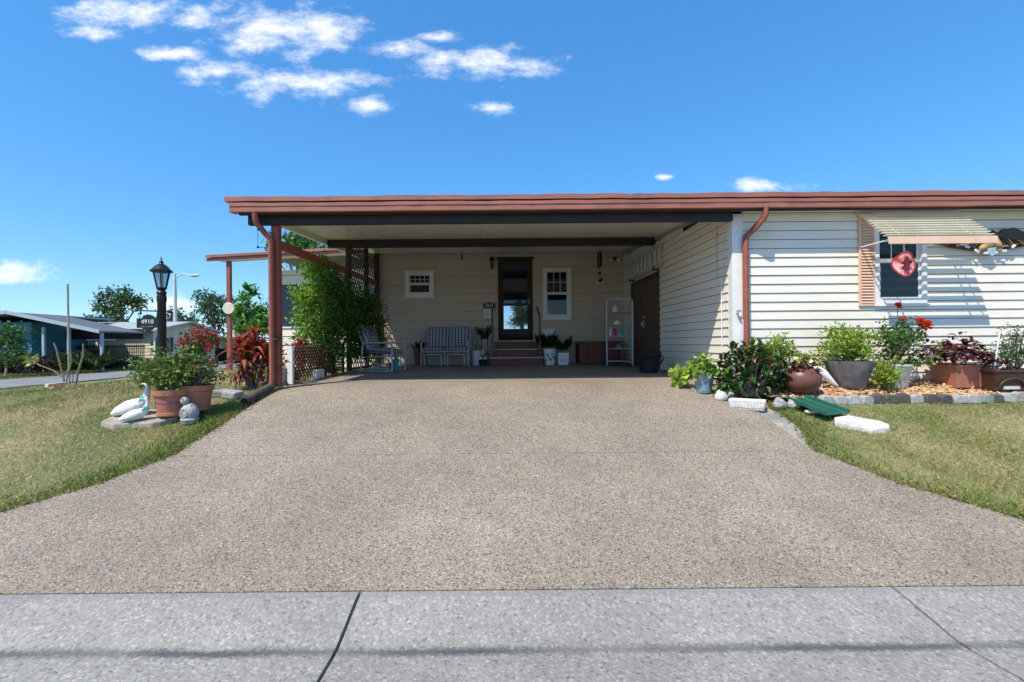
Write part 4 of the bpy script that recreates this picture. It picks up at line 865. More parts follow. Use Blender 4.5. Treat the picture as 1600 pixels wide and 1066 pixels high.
def ctree(name, label, base, h, c, r, ncl, per, spread, size, cols, w=None, trunk=.1, limbs=9, shell=.45, group=None, templ=DIAM, bark=BARK, mw=.7):
    t_ = thing(name, label, 'tree', base, group=group); base = Vector(base)
    P, cc = clumps(c, r, ncl, per, spread, shell); n = len(P)
    o = leafcloud('crown', P, rdir(n,.15), size*(.7+.6*rng.random(n)), mw, templ, tints(n, cols, w), t_); tag(o, kind='stuff')
    fork = base+(Vector(c)-base)*.55; q = M().tube([base-Vector((0,0,.1)), base.lerp(fork,.5)+Vector((trunk*.5,0,0)), fork], [trunk,trunk*.8,trunk*.6], 8)
    for k in range(limbs):
        e = Vector(cc[int(k*ncl/limbs)]); mid = fork.lerp(e,.5)+Vector((random.uniform(-.1,.1),0,.1))*r[0]; q.tube([fork, mid, e], [trunk*.45,trunk*.28,trunk*.08], 6)
    q.build('trunk', bark, t_, True); return t_
GR = [(.045,.10,.03),(.06,.13,.035),(.03,.075,.028),(.10,.17,.05)]
BG = 'trees behind the far houses'
p_ = at(192,480,56); ctree('shade_tree', 'spreading dark green tree above the beige house roof', (p_.x,56,-.9), 8, (p_.x-.2,56,p_.z+.4), (3.1,2.2,2.0), 55, 34, .36, .34, GR, trunk=.28, shell=.35)
p_ = at(338,485,44); ctree('shade_tree', 'tall loose green tree behind round plate on porch post', (p_.x,44,-.9), 7, (p_.x,44,p_.z-.1), (2.0,2.0,2.1), 60, 34, .32, .26, GR, trunk=.2)
p_ = at(275,498,62); ctree('shade_tree', 'low dark tree top between lamp post and street light', (p_.x,62,-.9), 5, (p_.x,62,p_.z-.3), (2.6,2,1.4), 36, 34, .38, .34, GR, trunk=.25)
p_ = at(400,500,38); ctree('shade_tree', 'green tree low behind red plant and brown front post', (p_.x,38,-.9), 5, (p_.x,38,p_.z-.2), (2.3,2,1.5), 60, 36, .33, .26, [(.07,.16,.03),(.10,.22,.04),(.05,.11,.03)], trunk=.2)
p_ = at(472,378,26); ctree('shade_tree', 'bright green tree top showing above porch roof', (p_.x,26,-.1), 7, (p_.x,26,p_.z-.3), (1.9,1.6,1.3), 60, 40, .26, .2, [(.06,.17,.025),(.10,.24,.035),(.035,.1,.02)], trunk=.16)
p_ = at(100,541,40); ctree('shade_tree', 'small dark tree top peeking over blue house carport roof', (-32.5,44,-.9), 5, (-38.6,44,3.05), (1.6,1.4,.9), 26, 30, .3, .3, GR, trunk=.2)
p_ = at(8,535,24); ctree('small_tree', 'small thin green tree at far left before blue house', (p_.x,24,-.92), 3, (p_.x+.1,24,.75), (1.5,1.0,1.15), 46, 34, .22, .17, [(.05,.13,.03),(.08,.19,.04),(.03,.08,.02)], trunk=.06, bark=PALEBARK)
# young tree with big leaf whorls right of the porch post
bs = Vector((-8.3,15.0,gz(-8.3,15))); t_ = thing('young_tree', 'young tree with bright leaf whorls between porch post and brown post', 'tree', bs)
Ps = []; As = []
for px, py in ((392,456),(381,468),(402,486),(410,500),(385,498),(372,486),(398,510),(415,515),(378,512)):
    e = at(px, py, 15.0+random.uniform(-.3,.3)); M().tube([bs+Vector((0,0,.3)), bs.lerp(e,.6)+Vector((0,0,-.05)), e], [.03,.02,.01], 6).build('branch', PALEBARK, t_, True)
    n = 46; d = rdir(n,.2); Ps.append(np.array(e)+rng.normal(size=(n,3))*.09); As.append(d)
n = sum(map(len,Ps)); tag(leafcloud('leaves', np.concatenate(Ps), np.concatenate(As), .17+.12*rng.random(n), .42, LONG, tints(n, [(.09,.26,.03),(.14,.34,.04),(.05,.16,.02)]), t_), kind='stuff')
M().tube([bs-Vector((0,0,.1)), bs+Vector((.02,0,.35))], [.045,.032], 8).build('trunk', PALEBARK, t_, True)
ctree('street_tree', 'leafy tree across the street, seen reflected in front door glass', (2.9,-21,-.9), 7, (2.7,-21,3.6), (1.25,1.3,1.6), 60, 50, .28, .2, GR, trunk=.2)

# ---- pots and planting along the front bed
def lathe_pot(name, label, c, prof, m_, seg=30, soil=None, group=None, sx=1, sy=1):
    t_ = thing(name, label, 'pot', c); M().lathe(prof, c, seg, sx, sy).build('body', m_, t_, smooth=True)
    if soil: M().lathe([(soil[0],soil[1]-.02),(soil[0],soil[1]),(.01,soil[1]+.01)], c, 20, sx, sy).build('soil', SOIL, t_)
    return t_
def shrub(name, label, c, r, ncl, per, spread, size, cols, w=None, base=None, stems=6, templ=DIAM, mw=.6, shell=.35, up=.35, cat='plant', smat=BARK):
    base = Vector(base or (c[0],c[1],c[2]-r[2])); t_ = thing(name, label, cat, base); P, cc = clumps(c, r, ncl, per, spread, shell)
    P[:,2] = np.maximum(P[:,2], base.z+.01); n = len(P)
    o = leafcloud('foliage', P, rdir(n,up), size*(.65+.7*rng.random(n)), mw, templ, tints(n, cols, w), t_); tag(o, kind='stuff')
    for k in range(stems):
        e = Vector(cc[int(k*ncl/stems)]); M().tube([base+Vector((random.uniform(-.03,.03),random.uniform(-.03,.03),0)), base.lerp(e,.55)+Vector((0,0,.02)), e], [.011,.008,.004], 6).build('stem', smat, t_, True)
    return t_
YG = [(.22,.35,.04),(.32,.43,.05),(.13,.25,.03),(.44,.46,.08)]
bz = lambda x, y: gz(x,y)+.06                        # top of the mulch bed
# blue pot
c = Vector((2.93,6.33,zdrive(6.33))); lathe_pot('glazed_pot', 'speckled blue glazed pot at right edge of driveway', c, [(.095,0),(.10,.02),(.135,.25),(.145,.26),(.147,.285),(.125,.285),(.115,.25)], BLUEPOT, soil=(.12,.25))
shrub('pothos', 'yellow green leafy plant in speckled blue pot', (2.91,6.33,c.z+.34), (.16,.14,.12), 20, 7, .05, .10, [(.22,.34,.05),(.32,.40,.08),(.12,.24,.03)], mw=.75, base=(2.93,6.33,c.z+.25), templ=LONG)
shrub('pothos_trail', 'bright yellow green creeper at shade edge left of blue pot', (2.68,6.55,.10), (.13,.12,.10), 14, 6, .04, .12, [(.30,.45,.06),(.40,.50,.10)], mw=.8, base=(2.70,6.55,0.0), templ=LONG, stems=3)
# croton bush: each leaf its own
CR = [ti_leaf(bladeleaf('croton_'+nm, a, b), 1, .36, .5) for nm, a, b in (('green',(.03,.10,.02),(.05,.16,.025)),('dark',(.018,.05,.018),(.03,.07,.02)),('bronze',(.16,.07,.035),(.08,.035,.02)),('yellow',(.24,.24,.04),(.12,.18,.03)))]
def croton():
    b = Vector((3.50,6.18,gz(3.5,6.18))); t_ = thing('croton_bush', 'dense dark green and bronze croton bush at wing corner', 'bush', b)
    for s in range(62):
        a = s*2.4; r_ = .40*math.sqrt((s+.5)/62); tip = b+Vector((r_*math.cos(a)*1.15, r_*math.sin(a)*.70, .80-.95*r_+random.uniform(-.34,.05)))
        M().tube([b+Vector((r_*.25*math.cos(a), r_*.2*math.sin(a), 0)), b.lerp(tip,.6)+Vector((0,0,.03)), tip], [.011,.008,.005], 6).build('stem', PALEBARK, t_, True)
        for k in range(9):
            az = k*2.4+s; el = R(65-13*k+random.uniform(-12,12)); l = random.uniform(.12,.18)
            d = Vector((math.cos(az)*math.cos(el), math.sin(az)*math.cos(el), math.sin(el))); sd_ = d.cross(Vector((0,0,1))).normalized()
            rep(CR[random.choice((0,0,0,1,1,2,3))], 'leaf', t_, basis(tip-Vector((0,0,.014*k)), sd_, d, sd_.cross(d), (l,l,l)))
croton()
shrub('green_shrub', 'bright green feathery shrub between croton bush and round brown pot', (3.98,6.35,.42), (.34,.2,.24), 34, 26, .06, .07, YG, [.4,.2,.3,.1], base=(4.0,6.40,bz(4,6.4)), mw=.4)
c = Vector((4.16,6.12,bz(4.16,6.12)-.02)); lathe_pot('round_pot', 'round brown clay jar lying in mulch under bright shrub', c, [(.10,0),(.19,.06),(.245,.16),(.235,.27),(.17,.335),(.15,.35),(.13,.345),(.12,.3)], BROWNPOT, soil=(.13,.32))
shrub('trailing_plant', 'dark burgundy trailing plant spilling over round brown pot', (4.13,6.06,c.z+.33), (.20,.15,.10), 16, 16, .05, .06, [(.05,.015,.018),(.08,.02,.02),(.03,.02,.012)], base=(4.16,6.12,c.z+.3), stems=3, mw=.5)
# egret figure
c = Vector((4.50,6.27,bz(4.5,6.27))); eg2 = thing('egret_statue', 'white egret garden statue leaning between brown and grey pots', 'statue', c)
M().tube([c+Vector((.26,-.02,.035)), c+Vector((.18,-.01,.10)), c+Vector((.08,0,.20)), c+Vector((0,0,.27)), c+Vector((-.035,0,.30))], [.012,.04,.062,.05,.02], 14).build('body', PLASTER, eg2, smooth=True)
M().tube([c+Vector((-.02,0,.28)), c+Vector((-.09,0,.30)), c+Vector((-.12,0,.345)), c+Vector((-.09,0,.385)), c+Vector((-.05,0,.37))], [.03,.022,.018,.022,.012], 10).build('neck', PLASTER, eg2, smooth=True)
M().tube([c+Vector((-.06,0,.375)), c+Vector((.02,-.01,.345))], [.010,.003], 6).build('beak', YEL, eg2)
for s in (-1,1): M().tube([c+Vector((.06,.02*s,.18)), c+Vector((.035,.02*s,-.01))], .006).build('leg', PLASTER, eg2)
# grey pot and aralia
c = Vector((4.98,6.33,bz(4.98,6.33)-.02)); lathe_pot('grey_pot', 'large dark grey glazed pot under feathery yellow green plant', c, [(.16,0),(.19,.03),(.27,.30),(.285,.36),(.29,.39),(.26,.39),(.25,.34)], GREYPOT, soil=(.25,.35))
shrub('aralia', 'yellow green feathery plant in large grey pot', (4.96,6.33,c.z+.64), (.40,.26,.29), 56, 34, .06, .06, YG, [.4,.25,.25,.1], base=(4.98,6.33,c.z+.34), mw=.4, stems=10)
shrub('aralia', 'low yellow green feathery plant behind egret statue', (4.62,6.5,.24), (.26,.14,.22), 26, 28, .05, .055, YG+[(.2,.1,.03)], [.35,.25,.2,.1,.1], base=(4.62,6.5,bz(4.6,6.5)), mw=.4)
shrub('aralia', 'bright fern like plant drooping left of pale pot', (5.36,6.2,.16), (.20,.16,.20), 24, 30, .05, .055, YG, base=(5.4,6.22,bz(5.4,6.2)), mw=.4)
# pale pot with roses
c = Vector((5.66,6.35,bz(5.66,6.35)-.02)); lathe_pot('pale_pot', 'pale grey plastic pot under orange flowers', c, [(.12,0),(.13,.02),(.18,.30),(.19,.31),(.19,.335),(.17,.335),(.16,.3)], PALEPOT, soil=(.16,.3))
rs_ = shrub('rose_bush', 'green rose bush with orange and red blooms in pale pot', (5.72,6.33,c.z+.62), (.38,.2,.34), 50, 28, .055, .05, [(.06,.16,.03),(.10,.22,.04),(.16,.28,.05),(.12,.05,.03)], [.4,.3,.2,.1], base=(5.66,6.35,c.z+.31), stems=12, mw=.6)
ORNG = mat('orange_petal', (.72,.10,.03), .5, .15, 30, bmp=0); PINKP = mat('pink_petal', (.62,.22,.16), .5, .15, 30, bmp=0); REDPE = mat('red_petal', (.5,.02,.02), .5, .2, 30, bmp=0)
def bloom(px, py, D, r_, m_, par):
    q = at(px, py, D)
    h_ = M().tube([q-Vector((0,0,.18)), q], .005).build('flower_stem', GREENP, par); Rb = Matrix.Rotation(R(55),3,'X')
    for k in range(13):
        a = k*2.4; e = .1+.9*(k/9); d = Rb @ Vector((math.cos(a)*math.cos(e), math.sin(a)*math.cos(e), math.sin(e))); s_ = d.cross(Vector((0,0,1))).normalized(); u_ = s_.cross(d)
        rep(PET[m_.name], 'petal', h_, basis(q, s_, d, u_, (r_,r_,r_)))
PET = {m_.name: (lambda q: q.add([(0,0,0),(.55,.45,.12),(.45,.9,.10),(0,1.05,-.05),(-.45,.9,.10),(-.55,.45,.12),(0,.55,.0)], [(0,1,6),(1,2,6),(2,3,6),(3,4,6),(4,5,6),(5,0,6)]))(M()).mesh('petal', m_, True) for m_ in (ORNG,PINKP,REDPE)}
for px, py, r_, m_ in ((1436,504,.075,ORNG),(1447,509,.085,ORNG),(1441,512,.07,ORNG),(1403,479,.06,REDPE),(1410,500,.06,PINKP)): bloom(px, py, 6.25, r_, m_, rs_)
# terracotta square pot with coleus
def tapered(name, label, c, w0, w1, d0, d1, h, m_, rim=.012):
    t_ = thing(name, label, 'planter', c); c = Vector(c)
    def ring(w, d, z): return [c+Vector((a*w,b*d,z)) for a,b in ((-1,-1),(1,-1),(1,1),(-1,1))]
    v = ring(w0,d0,0)+ring(w1,d1,h)+ring(w1+rim,d1+rim,h)+ring(w1+rim,d1+rim,h+.03)+ring(w1-.015,d1-.015,h+.03)+ring(w1-.02,d1-.02,h-.04)
    f = [(3,2,1,0)]+[(i*4+k, i*4+(k+1)%4, i*4+4+(k+1)%4, i*4+4+k) for i in range(5) for k in range(4)]+[(20,21,22,23)]
    M().add(v, f).build('body', m_, t_, bevel=.006)
    M().bx(c.x-w1+.03,c.x+w1-.03,c.y-d1+.03,c.y+d1-.03,c.z+h-.05,c.z+h-.01).build('soil', SOIL, t_); return t_
c = (6.57,6.36,bz(6.57,6.36)-.02); tapered('square_pot', 'square terracotta planter full of burgundy coleus', c, .185, .225, .15, .19, .29, TERRA)
CO = [ti_leaf(bladeleaf('coleus_'+nm, a, b), 1, .75, .5) for nm, a, b in (('wine',(.075,.012,.02),(.13,.022,.03)),('dark',(.03,.010,.014),(.055,.015,.02)),('green',(.12,.16,.04),(.2,.06,.05)))]
def coleus(c, r, n, label, L=(.08,.13), pick=(0,0,1,1,0,2)):
    t_ = thing('coleus', label, 'plant', c); c = Vector(c)
    for s in range(8):
        a = s*.785; M().tube([c, c+Vector((r[0]*.7*math.cos(a), r[1]*.7*math.sin(a), r[2]*.7))], .006).build('stem', PALEBARK, t_)
    for k in range(n):
        az = k*2.399; f = math.sqrt((k+.5)/n); q = c+Vector((r[0]*f*math.cos(az), r[1]*f*math.sin(az), r[2]*(1-.75*f*f)*random.uniform(.55,1.1)))
        el = R(random.uniform(-40,35)); d = Vector((math.cos(az)*math.cos(el), math.sin(az)*math.cos(el), math.sin(el))); s_ = d.cross(Vector((0,0,1))).normalized(); l = random.uniform(*L)
        rep(CO[random.choice(pick)], 'leaf', t_, basis(q, s_, d, s_.cross(d), (l,l,l)))
coleus((6.55,6.34,c[2]+.28), (.32,.25,.42), 200, 'burgundy coleus leaves over square terracotta planter')
coleus((6.12,6.30,.30), (.16,.12,.30), 34, 'dark coleus sprigs between rose bush and terracotta planter', pick=(0,1,2))
# long brown planter
c = (7.15,6.20,bz(7.15,6.2)-.01); lp = tapered('planter_box', 'long dark brown plastic planter box at right end of bed', c, .42, .47, .16, .21, .25, PLASTB)
for dx in (-.23,.23): M().tube([(c[0]+dx+.17*math.cos(k*math.pi/10), c[1]-.185-.035*math.sin(k*math.pi/10)*.7, c[2]+.04+.13*math.sin(k*math.pi/10)) for k in range(11)], .012).build('arch_rib', PLASTB, lp, True)
M().bx(c[0]-.33,c[0]-.12,c[1]-.188,c[1]-.17,c[2]+.02,c[2]+.06).build('water_tray', PALEPOT, lp)
coleus((6.88,6.20,c[2]+.25), (.18,.14,.20), 44, 'small burgundy coleus in left end of brown planter box', (.06,.10), (0,1,2))
shrub('grey_green_plant', 'upright grey green leafy plant in brown planter box', (7.22,6.22,c[2]+.55), (.30,.16,.32), 42, 24, .05, .05, [(.10,.17,.07),(.15,.22,.10),(.06,.11,.04)], base=(7.2,6.2,c[2]+.25), stems=9, mw=.35)
tag(M().tube([(6.86,6.18,c[2]+.22),(6.93,6.16,c[2]+.80)], .009).build('plant_stake', WHITE), 'thin white plant stake standing in brown planter box', 'stake')
tag(M().tube([(7.30,6.1,c[2]+.20),(7.37,6.08,c[2]+.60)], .012).build('wooden_stick', PALEBARK), 'pale wooden stick slanting in brown planter box', 'stick')

# ---- bed: mulch, edging stones, trough, splash block
def bedz(x, y): return ground(x,y)+.035+.015*np.sin(x*5)*np.sin(y*7)
o = grid('mulch_bed', np.linspace(3.62,9.6,70), np.linspace(5.98,6.71,9), lambda X,Y: bedz(X,Y), mat('mulch_base', (.30,.17,.085), .95, .4, 60, bmp=.8)); tag(o, kind='structure')
n = 9000; P = np.stack([rng.uniform(3.62,9.4,n), rng.uniform(5.98,6.69,n), np.zeros(n)], -1); P[:,2] = bedz(P[:,0],P[:,1])+.004+.012*rng.random(n); A = rng.normal(size=(n,3)); A[:,2] *= .25
tag(leafcloud('mulch_chips', P, A, .03+.03*rng.random(n), .45, (np.array([(-.5,0,0),(.5,0,0),(.5,1,0),(-.5,1,0),(-.5,0,.18),(.5,0,.18),(.5,1,.18),(-.5,1,.18)],float), [(4,5,6,7),(0,1,5,4),(2,3,7,6),(1,2,6,5),(3,0,4,7)]),
    tints(n, [(.55,.34,.17),(.66,.46,.27),(.42,.22,.10),(.30,.15,.08)], [.4,.3,.2,.1]), mat_=leafmat('bark_chip', 0.0, .9), flatness=.8), 'pale orange bark mulch spread along the front bed', 'mulch', kind='stuff')
ORD = 'first second third fourth fifth sixth seventh eighth ninth tenth eleventh twelfth thirteenth fourteenth fifteenth sixteenth seventeenth eighteenth nineteenth twentieth twenty-first twenty-second twenty-third twenty-fourth twenty-fifth twenty-sixth'.split()
x = 4.28; k = 0; seq = ['g','g','g','g','d','d','d','gd','d','d','g','g','gr','d','g','g','W','g','g','d','d','d','d','d','d','d']
for sname in seq:
    w = {'W': .62}.get(sname, random.uniform(.15,.18)); m_ = {'g': GREYST,'d': DKST,'gd': GREYST,'gr': GREENST,'W': PALEST}[sname]
    y = 5.93-.02*math.sin(k*.7)+.02*max(0,(x-6)); z = gz(x,y)-.04; hh = .125+random.uniform(-.012,.012)
    pr = [(-w/2,0),(w/2,0),(w/2*.98,hh*.72),(w*.3,hh*.95),(0,hh),(-w*.3,hh*.95),(-w/2*.98,hh*.72)] if sname != 'W' else [(-w/2,0),(w/2,0),(w/2*.9,.10),(.1,.13),(-.1,.15),(-w/2*.95,.13)]
    o = M().prism(pr, -.045, .05, 'y').build('edging_stone', m_, bevel=.014); o.location = (x+w/2, y, z); o.rotation_euler = (R(random.uniform(-6,4)), R(random.uniform(-7,7)) if sname != 'gr' else R(14), R(random.uniform(-8,8)))
    lab = {'g': 'grey scalloped edging stone along front of mulch bed','gd': 'tilted grey edging stone between dark edging stones','d': 'dark scalloped edging stone along front of mulch bed','gr': 'greenish tilted edging stone along front of mulch bed','W': 'long white edging stone in front of terracotta planter'}[sname]
    lab = lab.replace(' along front of mulch bed', '')+', '+ORD[k]+' from green splash tray'; tag(o, lab, 'edging stone', 'edging stones along the mulch bed'); x += w+.008; k += 1
for x, y, m_, sz, lab in ((3.62,5.72,GREYST,(.16,.13,.16),'grey scalloped stone left of green splash tray, beside trough'),(3.80,5.72,GREYST,(.16,.13,.16),'grey scalloped stone left of green splash tray, nearer the tray'),(3.90,5.53,PALEST,(.17,.11,.07),'small pale stone on grass at left of splash tray'),(3.02,6.02,PALEST,(.16,.15,.16),'rough pale stone between blue pot and trough'),
                    (3.17,6.12,GREYST,(.15,.14,.12),'rough grey stone behind trough under croton bush')):
    z = gz(x,y)+sz[2]*.3; fn = lambda p: p*(1+.12*math.sin(p.x*50+p.z*40)+.08*math.sin(p.y*70))
    tag(M().ell((x,y,z),(sz[0]/2,sz[1]/2,sz[2]/2), 12, 8, fn=fn).build('stone', m_, smooth=False, bevel=.004), lab, 'stone')
c = Vector((3.20,5.72,zdrive(5.72)-.02)); t_ = thing('stone_trough', 'small weathered white stone trough at corner of driveway', 'trough', c, R(-32))
def ring(w, d, z): return [(a*w,b*d,z) for a,b in ((-1,-1),(1,-1),(1,1),(-1,1))]
M().add(ring(.19,.09,0)+ring(.21,.11,.13)+ring(.18,.08,.13)+ring(.175,.075,.07), [(3,2,1,0)]+[(i*4+k_, i*4+(k_+1)%4, i*4+4+(k_+1)%4, i*4+4+k_) for i in range(3) for k_ in range(4)]+[(12,13,14,15)]).build('body', PALEST, t_, bevel=.012, local=True)
for k_ in range(11): M().bx(-.18+k_*.034,-.158+k_*.034,-.1065,-.09,.035,.105).build('flute', PALEST, t_, bevel=.003, local=True)
n = 70; P = np.stack([rng.uniform(-.16,.16,n), rng.uniform(-.07,.07,n), np.full(n,.075)], -1); Rm = np.array(Matrix.Rotation(R(-32),3,'Z')); P = P@Rm.T+np.array(c)
tag(leafcloud('trough_grass', P, rdir(n,1.2), .05, .15, DIAM, tints(n, [(.2,.2,.07),(.12,.16,.05)])), 'short dry grass growing in the white stone trough', 'grass', kind='stuff')
# green splash tray and white slab
c0 = at(1245,618,5.85); a = Vector((3.86,5.86,gz(3.86,5.86)+.10)); t_ = thing('splash_tray', 'green plastic splash tray sloping onto the lawn', 'tray', (4.0,5.6,gz(4,5.6)))
q0, q1 = Vector((3.90,5.84,gz(3.90,5.84)+.07)), Vector((4.08,5.36,gz(4.08,5.36)+.045)); ax = (q1-q0).normalized(); sd_ = ax.cross(Vector((0,0,1))).normalized(); up_ = sd_.cross(ax)
def quadbox(p, q, s, u, w0, w1, h, name, m_, par, off=0):
    v = [p-s*w0/2+u*off, p+s*w0/2+u*off, q+s*w1/2+u*off, q-s*w1/2+u*off]; v += [x_+u*h for x_ in v]
    return M().add(v, [(0,3,2,1),(4,5,6,7),(0,1,5,4),(1,2,6,5),(2,3,7,6),(3,0,4,7)]).build(name, m_, par, bevel=.004)
quadbox(q0, q1, sd_, up_, .33, .41, .012, 'floor', GREENP, t_)
for s in (-1,1): quadbox(q0+sd_*s*.168, q1+sd_*s*.21, sd_, up_, .018, .018, .05, 'lip', GREENP, t_, .002)
for k_ in (-.06,0,.06): quadbox(q0+sd_*k_, q1+sd_*k_*1.2, sd_, up_, .012, .012, .008, 'rib', GREENP, t_, .013)
pp = [(4.02,5.34),(4.24,5.40),(4.47,5.22),(4.49,5.12),(4.42,5.04),(4.22,5.0),(3.92,5.2)]
zt = lambda x,y: gz(x,y)+.028
n = len(pp); o = M().add([(x,y,zt(x,y)) for x,y in pp]+[(x,y,zt(x,y)-.12) for x,y in pp], [tuple(range(n)),tuple(range(2*n-1,n-1,-1))]+[(i,(i+1)%n,n+(i+1)%n,n+i) for i in range(n)]).build('splash_slab', PALEST, bevel=.018)
tag(o, 'white concrete slab on grass below green splash tray', 'slab')

# ================================================================== LEFT LAWN
slabc = Vector((-4.36,5.52,gz(-4.36,5.5)))
pp = [(.42*math.cos(k*.5236)*(1+.16*math.sin(k*2.1)), .24*math.sin(k*.5236)*(1+.22*math.cos(k*1.7))) for k in range(12)]
o = M().add([(slabc.x+a+.02, slabc.y+b, gz(slabc.x+a,slabc.y+b)+.035) for a,b in pp]+[(slabc.x+a,slabc.y+b, gz(slabc.x+a,slabc.y+b)-.10) for a,b in pp], [tuple(range(12)),tuple(range(23,11,-1))]+[(i,(i+1)%12,12+(i+1)%12,12+i) for i in range(12)]).build('stepping_slab', mat('brown_concrete', (0.33,0.29,0.24), .9, .3, 20, bmp=.5, dirt=(.22,.19,.14)), bevel=.015)
tag(o, 'rough concrete slab on lawn under white geese and terracotta pot', 'slab')
tp = [(.135,0),(.15,.015),(.15,.045),(.145,.05),(.178,.25),(.19,.255),(.197,.26),(.2,.325),(.178,.325),(.165,.26)]
c1 = Vector((-4.02,5.54,gz(-4.02,5.54)+.036)); t_ = lathe_pot('terracotta_pot', 'large terracotta pot beside white geese on left lawn', c1, tp, TERRA, soil=(.175,.28))
M().lathe([(.166,.165),(.170,.17),(.167,.175)], c1, 30).build('purple_string', mat('purple_string', (.12,.05,.22), .6), t_, smooth=True)
c2 = Vector((-3.83,5.72,gz(-3.83,5.72)+.03)); lathe_pot('terracotta_pot', 'second terracotta pot half hidden behind the large one', c2, tp, TERRA, soil=(.175,.28))
shrub('crown_of_thorns', 'bushy yellow green plant in large terracotta pot', (c1.x-.06,c1.y+.0,c1.z+.56), (.40,.28,.27), 60, 26, .055, .055, [(.13,.22,.035),(.20,.30,.05),(.08,.15,.03),(.32,.2,.06)], [.4,.3,.22,.08], base=(c1.x,c1.y,c1.z+.27), stems=16, mw=.55)
shrub('thorny_plant', 'darker thorny plant with bare twigs in second terracotta pot', (c2.x+.02,c2.y,c2.z+.52), (.32,.24,.26), 40, 18, .05, .05, [(.07,.11,.035),(.11,.14,.05),(.16,.11,.07)], base=(c2.x,c2.y,c2.z+.28), stems=18, mw=.6, smat=PALEBARK)
tw = M(); b0 = Vector((c2.x,c2.y,c2.z+.3))
for e in (at(333,601,5.7), at(327,555,5.7), at(315,585,5.6)): tw.tube([b0, b0.lerp(e,.5)+Vector((0,0,.05)), e], [.014,.011,.006], 6)
e = at(200,560,5.5); tw2 = M().tube([(c1.x,c1.y,c1.z+.3), Vector((c1.x-.3,c1.y,c1.z+.42)), e], [.014,.011,.006], 6)
tag(tw.build('bare_twigs', BARK, smooth=True), 'bare brown twigs reaching right out of second terracotta pot', 'twigs')
tag(tw2.build('bare_branch', BARK, smooth=True), 'bare brown branch reaching left out of large terracotta pot', 'branch')
def goose(c, s, rz, label, up=.0):
    t_ = thing('goose_statue', label, 'statue', c, rz)
    M().tube([(-.30*s,0,.03*s),(-.22*s,0,.07*s),(-.08*s,0,.115*s),(.05*s,0,.15*s),(.12*s,0,.20*s),(.15*s,0,.25*s)], [.025*s,.065*s,.105*s,.10*s,.07*s,.045*s], 16, 1.0).build('body', PLASTER, t_, True, local=True)
    M().tube([(.13*s,0,.24*s),(.165*s,0,.32*s),(.165*s,0,.40*s),(.14*s,0,.45*s),(.105*s,0,.455*s)], [.046*s,.036*s,.034*s,.042*s,.03*s], 12).build('neck', PLASTER, t_, True, local=True)
    M().tube([(.115*s,0,.45*s),(.05*s,0,.435*s)], [.022*s,.008*s], 8, .6).build('beak', PALEST, t_, True, local=True)
    for e in (-1,1): M().ell((-.06*s,.085*s*e,.12*s),(.15*s,.03*s,.065*s), rot=(0,-.35,0)).build('wing', PLASTER, t_, True, local=True)
    M().tube([(.125*s,0,.245*s),(.15*s,0,.275*s)], [.054*s,.05*s], 14).build('ribbon', RIBBON, t_, True, local=True)
    M().obx((.15*s,-.06*s,.24*s),(.07*s,.01,.03*s),(0,.5,.3)).obx((.10*s,-.07*s,.21*s),(.02*s,.01,.09*s),(0,.3,.2)).build('bow', RIBBON, t_, local=True)
    return t_
goose((-4.48,5.55,gz(-4.48,5.55)+.036), .86, R(8), 'white goose statue with turquoise neck ribbon, upright neck, left of pots')
g2 = goose((-4.31,5.38,gz(-4.31,5.38)+.036), .60, R(20), 'smaller white goose statue with ribbon against the large terracotta pot')
c = Vector((-3.74,5.46,gz(-3.74,5.46)-.01)); t_ = thing('garden_figure', 'round grey garden figure beside terracotta pot', 'figure', c)
M().ell(c+Vector((0,0,.11)),(.105,.09,.115)).build('body', GREYST, t_, smooth=True); M().ell(c+Vector((-.045,-.02,.255)),(.05,.048,.05)).build('head', GREYST, t_, smooth=True)
M().tube([c+Vector((-.02+.045*math.cos(k*.5),-.088,.11+.05*math.sin(k*.5))) for k in range(13)], .006).build('swirl', GREYST, t_); M().lathe([(.08,-.02),(.10,.03),(.09,.05)], c, 18).build('base', GREYST, t_, smooth=True)
for x, y, sx_, rz, m_, lab in ((-3.98,6.42,.30,.2,GREYST,'flat grey stone in grass under red ti plant'),(-3.74,6.36,.24,-.3,GREYST,'flat grey stone between ti plant and drain pipe')):
    tag(M().obx((x,y,gz(x,y)+.02),(sx_,.18,.11),(.1,.08,rz)).build('stone', m_, bevel=.025), lab, 'stone')
# lamp post
L = Vector((-4.45,5.97,gz(-4.45,5.97)-.02)); top_z = 1.77; lamp = thing('lamp_post', 'black garden lamp post with lantern and hanging number sign', 'lamp post', L)
def LL(prof, name, m_, seg=20, sm_=True): return M().lathe([(r,z-L.z) for r,z in prof], L, seg).build(name, m_, lamp, smooth=sm_)
LL([(.085,L.z),(.085,L.z+.12),(.06,L.z+.16),(.052,L.z+.2),(.05,1.20),(.056,1.21),(.056,1.27),(.048,1.30),(.058,1.315),(.05,1.345),(.032,1.36)], 'shaft', BLACKM)
LL([(.035,1.355),(.06,1.375),(.06,1.39),(.045,1.395)], 'cup', BLACKM, 12)
LL([(.055,1.395),(.098,1.60)], 'glass', LAMPG, 6, False)
for k in range(6):
    a = k*math.pi/3; M().bar(L+Vector((.057*math.cos(a),.057*math.sin(a),1.39-L.z)), L+Vector((.10*math.cos(a),.10*math.sin(a),1.605-L.z)), .010,.010).build('rib', BLACKM, lamp)
LL([(.125,1.60),(.130,1.615),(.105,1.635),(.075,1.675),(.045,1.70),(.03,1.705),(.022,1.72),(.028,1.735),(.012,1.75),(.006,1.79),(.002,1.81)], 'roof', BLACKM, 24)
LL([(.018,1.40),(.018,1.47),(.022,1.48),(.018,1.55),(.008,1.57)], 'bulb', PLASTW, 10)
